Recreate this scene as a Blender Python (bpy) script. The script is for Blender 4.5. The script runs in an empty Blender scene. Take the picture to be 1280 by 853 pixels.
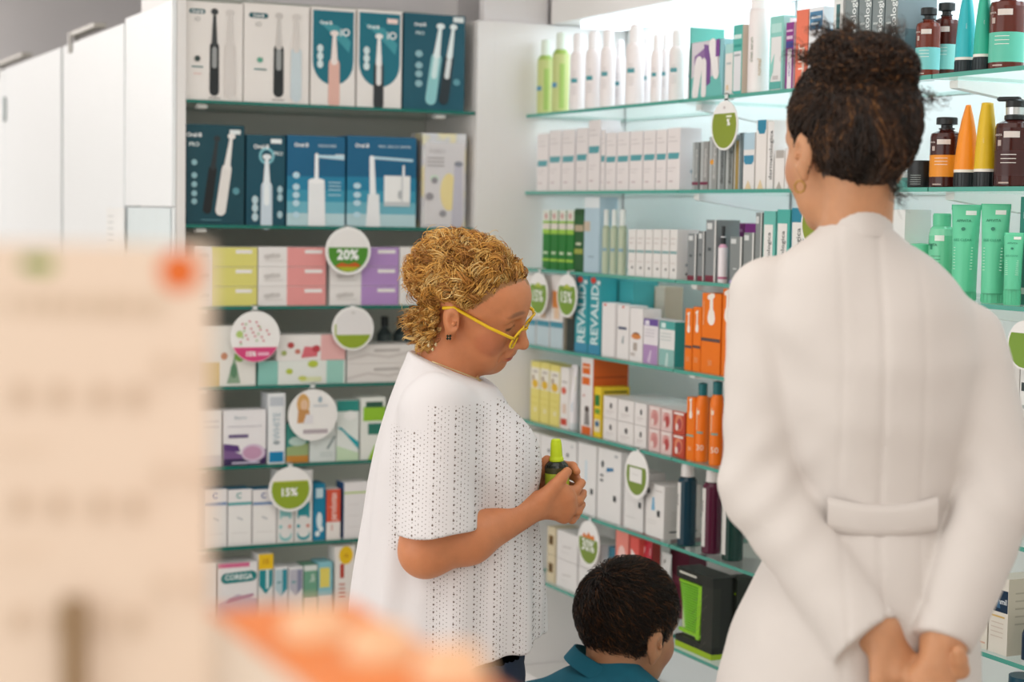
import bpy, math, random
import numpy as np
from mathutils import Vector, Matrix
random.seed(7); rng = np.random.default_rng(7)
C = bpy.context.scene.collection
SC = bpy.context.scene
# ------------------------------------------------------------------ camera
FPX, YAW, PITCH, ROLL, CAMZ = 2238.0, 0.44226, 0.07035, 0.0174, 1.58
FW = np.array([math.sin(YAW)*math.cos(PITCH), math.cos(YAW)*math.cos(PITCH), -math.sin(PITCH)])
_r = np.array([math.cos(YAW), -math.sin(YAW), 0.0]); _u = np.cross(_r, FW)
RT = math.cos(ROLL)*_r + math.sin(ROLL)*_u
UP = -math.sin(ROLL)*_r + math.cos(ROLL)*_u
ORG = np.array([0, 0, CAMZ])
cd = bpy.data.cameras.new('camera'); cam = bpy.data.objects.new('camera', cd); C.objects.link(cam)
cd.sensor_width = 36.0; cd.lens = 36.0*FPX/1280.0; cd.clip_start = 0.05
cam.matrix_world = Matrix(((RT[0], UP[0], -FW[0], 0), (RT[1], UP[1], -FW[1], 0), (RT[2], UP[2], -FW[2], CAMZ), (0, 0, 0, 1)))
cd.dof.use_dof = True; cd.dof.focus_distance = 3.15; cd.dof.aperture_fstop = 3.2
SC.camera = cam
# ------------------------------------------------------------------ light
w = bpy.data.worlds.new('world'); SC.world = w; w.use_nodes = True
w.node_tree.nodes['Background'].inputs[0].default_value = (1.0, 0.93, 0.86, 1)
w.node_tree.nodes['Background'].inputs[1].default_value = 0.9
def area(name, loc, rot, sx, sy, power, col):
    l = bpy.data.lights.new(name, 'AREA'); l.shape = 'RECTANGLE'; l.size = sx; l.size_y = sy; l.energy = power; l.color = col
    o = bpy.data.objects.new(name, l); C.objects.link(o); o.location = loc; o.rotation_euler = rot; return o
area('left_fill_light', (-3.3, 2.2, 1.5), (0, -math.pi/2, 0), 2.4, 5.0, 58, (0.95, 0.98, 1.0))  # added fill from the unseen left side, brightens the doors; no window modelled
area('ceiling_lamp', (0.95, 2.2, 2.78), (0, 0, 0), 1.2, 2.4, 13, (1, 0.97, 0.93))
area('ceiling_lamp', (-0.9, 2.6, 2.78), (0, 0, 0), 1.0, 2.4, 16, (1, 0.96, 0.92))
area('ceiling_lamp', (0.3, -0.6, 2.78), (0, 0, 0), 2.4, 1.4, 24, (1, 0.95, 0.9))
area('ceiling_lamp', (-0.6, 8.1, 2.78), (0, 0, 0), 2.4, 0.6, 52, (1, 0.98, 0.96))  # added fill out of view, only there to brighten the back wall
vs = SC.view_settings; vs.view_transform = 'Standard'; vs.look = 'None'; vs.gamma = 1.0; vs.use_curve_mapping = False
vs.exposure = -0.02
# ------------------------------------------------------------------ pixel helpers (1280 x 853 frame)
def ray(px, py): return FW + (px-640)/FPX*RT - (py-426.5)/FPX*UP
def hitX(px, py, X): d = ray(px, py); return ORG + d*(X/d[0])
def hitY(px, py, Y): d = ray(px, py); return ORG + d*(Y/d[1])
# ------------------------------------------------------------------ materials
def s2l(c): return c/12.92 if c <= 0.04045 else ((c+0.055)/1.055)**2.4
def hexc(h): return tuple(s2l(int(h[i:i+2], 16)/255) for i in (0, 2, 4)) + (1,)
_m = {}
def mat(h, rough=0.5, kind='paper', **kw):
    key = (h, rough, kind)
    if key in _m: return _m[key]
    m = bpy.data.materials.new(kind+'_'+h); m.use_nodes = True; nt = m.node_tree; b = nt.nodes['Principled BSDF']
    col = hexc(h)
    b.inputs['Roughness'].default_value = rough
    b.inputs['IOR'].default_value = 1.45
    if kind == 'emit':
        b.inputs['Base Color'].default_value = col; b.inputs['Emission Color'].default_value = col
        b.inputs['Emission Strength'].default_value = kw.get('e', 5)
    else:
        # a little procedural mottling so that nothing is perfectly flat
        tc = nt.nodes.new('ShaderNodeTexCoord'); nz = nt.nodes.new('ShaderNodeTexNoise'); nz.inputs['Scale'].default_value = kw.get('ns', 9.0)
        nz.inputs['Detail'].default_value = 3
        mr = nt.nodes.new('ShaderNodeMapRange'); a = kw.get('amp', 0.05); mr.inputs[3].default_value = 1-a; mr.inputs[4].default_value = 1+a
        mx = nt.nodes.new('ShaderNodeVectorMath'); mx.operation = 'SCALE'; mx.inputs[0].default_value = col[:3]
        nt.links.new(tc.outputs['Object'], nz.inputs['Vector']); nt.links.new(nz.outputs['Fac'], mr.inputs[0])
        nt.links.new(mr.outputs[0], mx.inputs['Scale']); nt.links.new(mx.outputs[0], b.inputs['Base Color'])
    if kind == 'metal': b.inputs['Metallic'].default_value = 1.0
    if kind == 'trans':
        b.inputs['Transmission Weight'].default_value = 0.6
    _m[key] = m; return m
def glass_mat(name, tint, refl):
    m = bpy.data.materials.new(name); m.use_nodes = True; nt = m.node_tree; nt.nodes.clear()
    o = nt.nodes.new('ShaderNodeOutputMaterial'); t = nt.nodes.new('ShaderNodeBsdfTransparent'); t.inputs[0].default_value = tint
    g = nt.nodes.new('ShaderNodeBsdfGlossy'); g.inputs['Roughness'].default_value = 0.03; g.inputs[0].default_value = (0.95, 1, 0.98, 1)
    f = nt.nodes.new('ShaderNodeFresnel'); f.inputs[0].default_value = refl; x = nt.nodes.new('ShaderNodeMixShader')
    gm = nt.nodes.new('ShaderNodeNewGeometry'); iv = nt.nodes.new('ShaderNodeMath'); iv.operation = 'SUBTRACT'; iv.inputs[0].default_value = 1.0; nt.links.new(gm.outputs['Backfacing'], iv.inputs[1])
    mu = nt.nodes.new('ShaderNodeMath'); mu.operation = 'MULTIPLY'; nt.links.new(f.outputs[0], mu.inputs[0]); nt.links.new(iv.outputs[0], mu.inputs[1]); nt.links.new(mu.outputs[0], x.inputs[0]); nt.links.new(t.outputs[0], x.inputs[1]); nt.links.new(g.outputs[0], x.inputs[2]); nt.links.new(x.outputs[0], o.inputs[0])
    return m
GLASS = glass_mat('shelf_glass', (0.962, 0.985, 0.975, 1), 1.3)
def M(c):
    if not isinstance(c, str): return c
    if c[:2] == 'g:': return mat(c[2:], 0.18, 'gloss')
    if c[:2] == 's:': return mat(c[2:], 0.35, 'satin')
    if c[:2] == 'm:': return mat(c[2:], 0.3, 'metal')
    return mat(c, 0.45)
# ------------------------------------------------------------------ text outlines from the built-in font
_tx = {}
def text_mesh(s, bold=0.0):
    if (s, bold) in _tx: return _tx[(s, bold)]
    cu = bpy.data.curves.new('t', 'FONT'); cu.body = s; cu.size = 1.0; cu.resolution_u = 2; cu.offset = bold; cu.fill_mode = 'BOTH'
    o = bpy.data.objects.new('t', cu); C.objects.link(o); dg = bpy.context.evaluated_depsgraph_get(); me = bpy.data.meshes.new_from_object(o.evaluated_get(dg))
    v = [(q.co.x, q.co.y) for q in me.vertices]; f = [tuple(p.vertices) for p in me.polygons]
    bpy.data.objects.remove(o); bpy.data.curves.remove(cu); bpy.data.meshes.remove(me)
    xs = [a for a, b in v] or [0]; x0, x1 = min(xs), max(xs)
    _tx[(s, bold)] = ([(a-x0, b) for a, b in v], f, x1-x0); return _tx[(s, bold)]
# ------------------------------------------------------------------ mesh builder
class MB:
    def __init__(s): s.v = []; s.f = []; s.mi = []; s.slots = []; s.sm = []
    def slot(s, c):
        m = M(c)
        if m not in s.slots: s.slots.append(m)
        return s.slots.index(m)
    def poly(s, pts, c, smooth=False):
        n = len(s.v); s.v += [tuple(p) for p in pts]; s.f.append(tuple(range(n, n+len(pts)))); s.mi.append(s.slot(c)); s.sm.append(smooth)
    def mesh(s, vs, fs, c, smooth=False):
        n = len(s.v); s.v += [tuple(p) for p in vs]; k = s.slot(c)
        for f in fs: s.f.append(tuple(i+n for i in f)); s.mi.append(k); s.sm.append(smooth)
    def box(s, lo, hi, c, bev=0.0):
        x0, y0, z0 = lo; x1, y1, z1 = hi
        if bev:
            b = bev
            P = [(x0+b, y0), (x1-b, y0), (x1, y0+b), (x1, y1-b), (x1-b, y1), (x0+b, y1), (x0, y1-b), (x0, y0+b)]
            I = [(x0+2*b, y0+b), (x1-2*b, y0+b), (x1-b, y0+2*b), (x1-b, y1-2*b), (x1-2*b, y1-b), (x0+2*b, y1-b), (x0+b, y1-2*b), (x0+b, y0+2*b)]
            V = [(a, d, z0) for a, d in I]+[(a, d, z0+b) for a, d in P]+[(a, d, z1-b) for a, d in P]+[(a, d, z1) for a, d in I]
            F = [tuple(range(7, -1, -1)), tuple(range(24, 32))]
            for r in range(3):
                for i in range(8): j = (i+1) % 8; F.append((r*8+i, r*8+j, r*8+8+j, r*8+8+i))
            s.mesh(V, F, c); return
        V = [(x0, y0, z0), (x1, y0, z0), (x1, y1, z0), (x0, y1, z0), (x0, y0, z1), (x1, y0, z1), (x1, y1, z1), (x0, y1, z1)]
        F = [(3, 2, 1, 0), (4, 5, 6, 7), (0, 1, 5, 4), (1, 2, 6, 5), (2, 3, 7, 6), (3, 0, 4, 7)]
        cs = c if isinstance(c, (list, tuple)) else [c]*6     # bottom, top, front, right, back, left
        for f, k in zip(F, cs): s.poly([V[i] for i in f], k)
    def lathe(s, prof, n=20, sx=1.0, sy=1.0, ctr=(0, 0)):
        # prof: list of (r, z, colour of the band that starts here)
        for i in range(len(prof)-1):
            r0, z0, c = prof[i]; r1, z1 = prof[i+1][:2]
            vs = []; fs = []
            for k in range(n):
                a = 2*math.pi*k/n
                vs.append((ctr[0]+r0*sx*math.cos(a), ctr[1]+r0*sy*math.sin(a), z0)); vs.append((ctr[0]+r1*sx*math.cos(a), ctr[1]+r1*sy*math.sin(a), z1))
            for k in range(n):
                j = (k+1) % n
                if r0 < 1e-6: fs.append((2*k, 2*j+1, 2*k+1))
                elif r1 < 1e-6: fs.append((2*k, 2*j, 2*k+1))
                else: fs.append((2*k, 2*j, 2*j+1, 2*k+1))
            s.mesh(vs, fs, c, abs(r1-r0) < 3*abs(z1-z0))
    def tube(s, pts, r, c, n=6, r1=None):
        pts = [np.array(p, float) for p in pts]; m = len(pts); vs = []; fs = []
        for i, p in enumerate(pts):
            t = pts[min(i+1, m-1)]-pts[max(i-1, 0)]; t = t/(np.linalg.norm(t)+1e-9)
            a = np.cross(t, (0, 0, 1) if abs(t[2]) < 0.9 else (1, 0, 0)); a /= np.linalg.norm(a); b = np.cross(t, a)
            rr = r if r1 is None else r+(r1-r)*i/(m-1)
            for k in range(n): q = 2*math.pi*k/n; vs.append(p+rr*(math.cos(q)*a+math.sin(q)*b))
        for i in range(m-1):
            for k in range(n): j = (k+1) % n; fs.append((i*n+k, i*n+j, (i+1)*n+j, (i+1)*n+k))
        fs.append(tuple(range(n-1, -1, -1))); fs.append(tuple(range((m-1)*n, m*n)))
        s.mesh(vs, fs, c, True)
    # ---- print: mp maps (u, v, layer) to a point on the printed face
    def prints(s, ops, mp, asp):
        k = 0
        for op in ops:
            k += 1; t = op[0]
            if t == 'r': _, a, b, c, d, col = op; s.poly([mp(a, b, k), mp(c, b, k), mp(c, d, k), mp(a, d, k)], col)
            elif t == 'e':
                _, cu, cv, ru, rv, col = op
                s.poly([mp(cu+ru*math.cos(2*math.pi*i/20), cv+rv*math.sin(2*math.pi*i/20), k) for i in range(20)], col)
            elif t == 'p': s.poly([mp(a, b, k) for a, b in op[1]], op[2])
            elif t == 'c':      # capsule from (u0,v0) to (u1,v1), half widths w0, w1 in u units
                _, a, b, c, d, w0, w1, col = op
                ax = (c-a)*asp; ay = d-b; L = math.hypot(ax, ay) or 1; tx, ty = ax/L, ay/L
                pts = []
                for (cu, cv, ww, st) in ((c, d, w1*asp, -90), (a, b, w0*asp, 90)):
                    for i in range(7):
                        g = math.radians(st+i*30); lx, ly = math.cos(g)*ww, math.sin(g)*ww
                        pts.append(mp(cu+(lx*tx-ly*ty)/asp, cv+(lx*ty+ly*tx), k))
                s.poly(pts, col)
            elif t == 't':      # text, u centre, v baseline, letter height (fraction of h), colour, rot(0/90), bold
                _, txt, cu, cv, hh, col = op[:6]; rot = op[6] if len(op) > 6 else 0; bold = op[7] if len(op) > 7 else 0.0
                vs, fs, W = text_mesh(txt, bold); sc = hh/0.7*(asp if rot else 1.0); out = []
                maxw = op[8] if len(op) > 8 else None
                sq = 1.0
                if maxw: sq = min(1.0, maxw*(asp if not rot else 1)/(W*sc))
                for x, y in vs:
                    lx = (x-W/2)*sc*sq; ly = y*sc
                    if rot: out.append(mp(cu-ly/asp, cv+lx, k))
                    else: out.append(mp(cu+lx/asp, cv+ly, k))
                s.mesh(out, fs, col)
    def build(s, name, parent=None, loc=None, rz=0.0):
        me = bpy.data.meshes.new(name); me.from_pydata(s.v, [], s.f)
        for m in s.slots: me.materials.append(m)
        me.polygons.foreach_set('material_index', s.mi); me.polygons.foreach_set('use_smooth', s.sm); me.update()
        o = bpy.data.objects.new(name, me); C.objects.link(o)
        if parent is not None: o.parent = parent
        if loc is not None: o.location = loc
        if rz: o.rotation_euler = (0, 0, rz)
        return o
def tag(o, label=None, cat=None, group=None, kind=None):
    if label: o['label'] = label
    if cat: o['category'] = cat
    if group: o['group'] = group
    if kind: o['kind'] = kind
    return o
def empty(name, loc, rz=0.0):
    o = bpy.data.objects.new(name, None); o.empty_display_size = 0.05; C.objects.link(o); o.location = loc; o.rotation_euler = (0, 0, rz); return o
def sbox(name, lo, hi, c, parent=None, kind='structure', bev=0.0):
    m = MB(); m.box(lo, hi, c, bev); o = m.build(name, parent)
    if parent is None and kind: o['kind'] = kind
    return o
ORD = ['first', 'second', 'third', 'fourth', 'fifth', 'sixth', 'seventh', 'eighth', 'ninth', 'tenth', 'eleventh', 'twelfth', 'thirteenth']
# ------------------------------------------------------------------ the place: an inner corner of two glass-shelved wall units
XF = 2.07; YC = 4.3115                      # front line of the right unit's shelves; front plane of the left unit / corner
XL = hitY(219, 150, YC)[0]                  # outer left edge of the left unit
XP = hitY(617, 150, YC)[0]                  # front edge of the corner pillar
XS = hitY(594, 150, YC)[0]                  # right end of the left unit's shelves
XH = hitY(689, 20, YC)[0]                   # header front
XB = hitY(783, 28, YC)[0]                   # back panel of the right unit
ZP = hitY(650, 28, YC)[2]                   # underside of the header, top of the pillar
ZD = hitY(219, 0, YC)[2]                    # top of the white doors
RZ = [0, .262, .059, -.144, -.347, -.55, -.751, -.962]      # right shelf heights, 1..7, relative to the camera
LZ = [0, .264, -.041, -.243, -.443, -.644, -.848, -1.052]   # left shelf heights, 1..7
RZ = [CAMZ+z for z in RZ]; LZ = [CAMZ+z for z in LZ]
GT = 0.004
WALL = mat('E4E1E2', 0.7, 'wall', amp=0.015, ns=3); WHITE = mat('E9E6E4', 0.35, 'lacquer', amp=0.01)
DOORW = mat('EEF2F4', 0.3, 'door', amp=0.01); BACKL = mat('CDD1C9', 0.4, 'panel', amp=0.04, ns=2)
FLOORM = mat('C9C2B8', 0.4, 'floor', amp=0.05, ns=2)
sbox('floor', (-3.5, -2.5, -0.05), (4.0, 8.75, 0.0), FLOORM)
sbox('ceiling', (-3.5, -2.5, 2.8), (4.0, 8.75, 2.9), mat('EDEBE8', 0.8, 'wall', amp=0.01))
sbox('wall_back', (-3.5, 8.6, 0), (4.0, 8.75, 2.8), WALL)
sbox('wall_right', (XB+0.02, -2.5, 0), (XB+0.15, 8.6, 2.8), WALL)
sbox('trim_1', (XH, -1.2, ZP), (XB+0.018, YC-0.001, 2.795), WHITE)      # header above the right unit
YLB = YC+0.36                                                        # back of the left unit
sbox('wall_left_unit_bulkhead', (XS+0.1, YLB, 0), (XB+0.018, YLB+0.1, 2.795), WALL).name = 'wall_corner'
sbox('trim_2', (XS+0.03, YC+0.02, ZP), (XH-0.001, YC+0.05, 2.795), WALL)
# --- left wall unit
lu = empty('display_unit', ((XL+XS)/2, YC+0.18, 0)); tag(lu, 'white wall unit with glass shelves holding the electric toothbrush boxes', 'shelving unit')
def child(o, p):
    o.parent = p; o.matrix_parent_inverse = Matrix.Translation(-Vector(p.location)); return o
child(sbox('side_panel', (XL+0.004, YC, 0), (XL+0.026, YLB, ZD+0.3), WHITE, None, None), lu)
child(sbox('side_panel', (XS+0.004, YC, 0), (XP, YLB-0.001, ZP-0.002), WHITE, None, None), lu)
child(sbox('back_panel', (XL+0.027, YLB-0.012, 0.1), (XS+0.003, YLB-0.001, ZP+0.05), BACKL, None, None), lu)
child(sbox('base_cabinet', (XL+0.027, YC+0.01, 0), (XS+0.003, YLB-0.013, 0.34), WHITE, None, None), lu)
EDGE_SHADED = mat('0E6E62', 0.2, 'glass_edge', amp=0.05)  # left unit's dimmer light put into the glass edge colour
EDGE_LIT = mat('55A596', 0.2, 'glass_edge', amp=0.05)  # same glass edge, right unit's brighter light put into the colour
def glass(name, lo, hi, edge):
    m = MB(); m.box(lo, hi, [GLASS, GLASS, edge, edge, edge, edge]); return m.build(name)
for i in range(1, 8):
    child(glass('glass_shelf', (XL+0.028, YC+0.004, LZ[i]-GT), (XS+0.002, YLB-0.014, LZ[i]+GT), EDGE_SHADED), lu)
    for x in (XL+0.06, XS-0.1):
        mm = MB(); mm.box((x, YC+0.03, LZ[i]-GT-0.012), (x+0.03, YC+0.06, LZ[i]-GT-0.0005), 's:E8E8E4', 0.003); child(mm.build('shelf_support'), lu)
# --- corner end panel and right wall unit
ru = empty('display_unit', ((XF+XB)/2, 2.4, 0)); tag(ru, 'lit white wall unit with glass shelves behind the woman in the white coat', 'shelving unit')
child(sbox('end_panel', (XP+0.0002, YC, 0), (XB+0.001, YC+0.03, ZP-0.002), WHITE, None, None), ru)
RB = mat('EDF3F3', 0.45, 'back', amp=0.01)
YJ = [YC-0.004, hitX(847, 241, XF)[1], hitX(1160, 237, XF)[1], hitX(1160, 237, XF)[1]-0.95]
for a in range(3):
    child(sbox('back_panel', (XB+0.001, YJ[a+1]+0.004, 0.3), (XB+0.017, YJ[a]-0.002, ZP-0.001), RB, None, None), ru)
for a in (1, 2):
    child(sbox('slotted_rail', (XB-0.004, YJ[a]-0.012, 0.3), (XB+0.018, YJ[a]+0.002, ZP-0.002), 'm:9AA09E', None, None), ru)
for i in range(1, 8):
    for a in range(3):
        ex = 0.045 if (i == 7 and a == 1) else 0.0
        child(glass('glass_shelf', (XF-ex, YJ[a+1]+0.002, RZ[i]-GT), (XB, YJ[a]-0.002, RZ[i]+GT), EDGE_LIT), ru)
    for a in (1, 2):
        mm = MB(); y = YJ[a]
        mm.mesh([(XF+0.05, y-0.012, RZ[i]-0.018), (XF+0.05, y+0.012, RZ[i]-0.018), (XF+0.05, y+0.012, RZ[i]-GT-.0005), (XF+0.05, y-0.012, RZ[i]-GT-.0005),
                 (XB-0.005, y-0.012, RZ[i]-0.05), (XB-0.005, y+0.012, RZ[i]-0.05), (XB-0.005, y+0.012, RZ[i]-GT-.0005), (XB-0.005, y-0.012, RZ[i]-GT-.0005)],
                [(0, 1, 2, 3), (7, 6, 5, 4), (0, 4, 5, 1), (1, 5, 6, 2), (2, 6, 7, 3), (3, 7, 4, 0)], 's:F2F4F2'); child(mm.build('shelf_bracket'), ru)
child(sbox('plinth', (XF-0.01, YJ[3], 0), (XB, YC-0.002, 0.36), WHITE, None, None, 0.004), ru)
lamp = MB(); lamp.box((XH+0.05, YJ[3]+0.1, ZP-0.012), (XH+0.17, YC-0.08, ZP-0.0005), mat('E9F6FF', 0.5, 'emit', e=6.5)); lp = lamp.build('light_panel')
tag(lp, 'long white light panel under the header above the top glass shelf', 'lamp')
# --- white sliding doors on the flank of the left unit
def ydoor(px): return hitX(px, 120, XL)[1]
Yd = [YC+0.002, ydoor(160), ydoor(81), ydoor(9), ydoor(-60)]
zb = hitX(190, 258, XL)[2]
tag(sbox('flank_panel', (XL-0.003, Yd[0], 0.0), (XL+0.003, Yd[1]-0.001, zb-0.002), DOORW, None, None, 0.001), 'white lower flank panel behind the leaflet', 'panel')
tag(sbox('flank_panel', (XL-0.008, Yd[0], zb), (XL+0.003, Yd[1], ZD), DOORW, None, None, 0.001), 'narrow white panel on the flank, nearest the toothbrush boxes', 'panel')
for k, (a, b, nm, lb) in enumerate(((1, 2, 'sliding_door', 'tall white sliding door between the dark gap and the flank panel'), (2, 3, 'sliding_door', 'tall white sliding door with grey handle, left of the dark gap'), (3, 4, 'sliding_door', 'white sliding door cut off by the left edge of the picture'))):
    d = empty(nm, (XL-0.001, (Yd[a]+Yd[b])/2, 0.0)); tag(d, lb, 'door', 'white sliding doors')
    child(sbox('door_leaf', (XL-0.012, Yd[a]+0.003 if k else Yd[a]+0.0005, 0.02), (XL+0.003, Yd[b]-(0.035 if k == 0 else 0.006), ZD-0.012), DOORW, None, None, 0.0015), d)
    if k == 1: child(sbox('handle', (XL-0.02, Yd[b]-0.05, hitX(12, 152, XL)[2]), (XL-0.0122, Yd[b]-0.012, hitX(12, 121, XL)[2]), 'm:A9B3B3', None, None, 0.002), d)
    if k < 2:
        pxa = 92 if k == 0 else 1
        ya = ydoor(pxa); yb = ydoor(pxa+32)
        mm = MB(); z0 = ZD-0.011; zz = ZD+0.012
        mm.box((XL-0.016, min(ya, yb), zz-0.004), (XL+0.02, max(ya, yb), zz+0.008), 's:C9C5BD'); mm.box((XL-0.018, ya-0.035, z0-0.03), (XL-0.0125, ya, zz+0.008), 's:A8A59E')
        mm.box((XL-0.002, ya-0.03, z0-0.0005), (XL+0.01, ya-0.01, zz), 's:A8A59E')
        child(mm.build('guide_clip'), d)
child(sbox('flank_core', (XL+0.0035, YLB+0.002, 0), (XL+0.025, Yd[4]+0.2, ZD-0.02), mat('5E6E6C', 0.6, 'core'), None, None), lu)
mm = MB(); mm.box((XL-0.0155, Yd[1]-0.02, zb-0.13), (XL-0.0125, Yd[1]+0.21-0.02, zb-0.005), 'F2F3F2'); 
for q in range(5): mm.poly([(XL-0.0158, Yd[1]+0.17-0.0*q, zb-0.03-q*0.017), (XL-0.0158, Yd[1]+0.10, zb-0.03-q*0.017), (XL-0.0158, Yd[1]+0.10, zb-0.027-q*0.017), (XL-0.0158, Yd[1]+0.17, zb-0.027-q*0.017)], 'C9CCCC')
tag(mm.build('paper_notice'), 'white paper notice taped to the sliding door under the flank panel', 'notice')
mm = MB(); mm.box((XL-0.0075, YC+0.02, zb-0.13), (XL-0.0045, Yd[1]-0.025, zb-0.004), 'DDE9EC'); tag(mm.build('leaflet'), 'pale blue leaflet beside the paper notice under the flank panel', 'leaflet')
# ------------------------------------------------------------------ product builders
# side 'R' = right unit (faces -X), 'L' = left unit (faces -Y). px0, px1: left and right edge of the front, ytop: its top, in the 1280 frame
SHELFX = 0.014
def place(side, sh, px0, px1, ytop, sb=0.0, z0=None, lean=0):
    pm = (px0+px1)/2
    zt = (RZ if side == 'R' else LZ)[sh]+GT+0.0004 if z0 is None else z0
    if side == 'R':
        X = XF+SHELFX+sb; ya = hitX(px0, ytop, X)[1]; yb = hitX(px1, ytop, X)[1]; h = hitX(pm, ytop, X)[2]-zt
        return (X, (ya+yb)/2), ya-yb-0.0012, h, zt, -math.pi/2
    Y = YC+SHELFX+sb; xa = hitY(px0, ytop, Y)[0]; xb = hitY(px1, ytop, Y)[0]; h = hitY(pm, ytop, Y)[2]-zt
    return ((xa+xb)/2, Y), xb-xa-0.0012, h, zt, 0.0
EPS = 0.00025
def carton(name, side, sh, px0, px1, ytop, d, base, ops=(), label='', cat='box', sb=0.0, z0=None, group=None, rops=(), sidec=None, topc=None, h=None, bleed=None):
    (fx, fy), w_, hh, zt, rz = place(side, sh, px0, px1, ytop, sb, z0)
    if h: hh = h
    m = MB(); sidec = sidec or base; topc = topc or base
    m.box((-w_/2, 0, 0), (w_/2, d, hh), [base, topc, base, sidec, base, sidec])
    m.prints(ops, lambda u, v, k: (u*w_-w_/2, -EPS*k, v*hh), w_/hh)
    if rops:
        if side == 'R': m.prints(rops, lambda u, v, k: (w_/2+EPS*k, u*d, v*hh), d/hh)
        else: m.prints(rops, lambda u, v, k: (-w_/2-EPS*k, d-u*d, v*hh), d/hh)
    o = m.build(name, None, (fx, fy, zt), rz)
    tag(o, label, cat, group); o['_h'] = hh
    del o['_h']
    return o, zt+hh
def shade(c, f):
    return ''.join('%02X' % max(0, min(255, int(int(c[i:i+2], 16)*f))) for i in (0, 2, 4))
def round_place(side, sh, px0, px1, ytop, sb):
    pm = (px0+px1)/2; (fx, fy), w_, hh, zt, rz = place(side, sh, px0, px1, ytop, sb); d = ray(pm, ytop); L_ = math.hypot(d[0], d[1])
    w_ = (w_+0.0012)*(d[0] if side == 'R' else d[1])/L_*1.09; R = w_/2
    if side == 'R': X = XF+SHELFX+sb+R; c = hitX(pm, ytop, X); return R, c[2]-zt, zt, rz, (X, float(c[1]))
    Y = YC+SHELFX+sb+R; c = hitY(pm, ytop, Y); return R, c[2]-zt, zt, rz, (float(c[0]), Y)
def bottle(name, side, sh, px0, px1, ytop, prof, capprof, label, cat='bottle', sb=0.0, group=None, flat=1.0, patch=(), capname='cap', n=20, extra=None):
    """prof, capprof: (r 0..1 of half width, z 0..1 of full height, colour); patch: (u0,v0,u1,v1,colour) or text ops on the curved front"""
    R, hh, zt, rz, cc = round_place(side, sh, px0, px1, ytop, sb); D = R*flat
    m = MB(); m.lathe([(r*R, z*hh, c) for r, z, c in prof], n, 1.0, flat)
    for op in patch:
        if op[0] == 'r':
            _, u0, v0, u1, v1, c = op; N = 6; rr = op[6] if len(op) > 6 else 1.0
            for i in range(N):
                a0 = -math.pi/2+(u0+(u1-u0)*i/N); a1 = -math.pi/2+(u0+(u1-u0)*(i+1)/N); r2 = R*rr+0.0006
                m.poly([(r2*math.cos(a0), r2*flat*math.sin(a0), v0*hh), (r2*math.cos(a1), r2*flat*math.sin(a1), v0*hh), (r2*math.cos(a1), r2*flat*math.sin(a1), v1*hh), (r2*math.cos(a0), r2*flat*math.sin(a0), v1*hh)], c, True)
        else:       # text wrapped round the front; u in radians
            _, txt, cu, cv, th, c = op[:6]; rot = op[6] if len(op) > 6 else 0; rr = op[7] if len(op) > 7 else 1.0
            vs, fs, W = text_mesh(txt, 0.01); sc = th*hh/0.7; out = []; r2 = R*rr+0.0010
            for x, y in vs:
                lx = (x-W/2)*sc; ly = y*sc
                if rot: lx, ly = -ly, lx
                a = -math.pi/2+cu+lx/R; out.append((r2*math.cos(a), r2*flat*math.sin(a), cv*hh+ly))
            m.mesh(out, fs, c)
    loc = (cc[0], cc[1], zt); rz += 0.65 if side == 'R' else 0.0
    o = m.build(name, None, loc, rz); tag(o, label, cat, group)
    if capprof:
        mc = MB(); mc.lathe([(r*R, z*hh, c) for r, z, c in capprof], n, 1.0, flat if flat > 0.7 else 1.0)
        if extra: extra(mc, R, hh)
        mc.build(capname, o)
    return o
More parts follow.
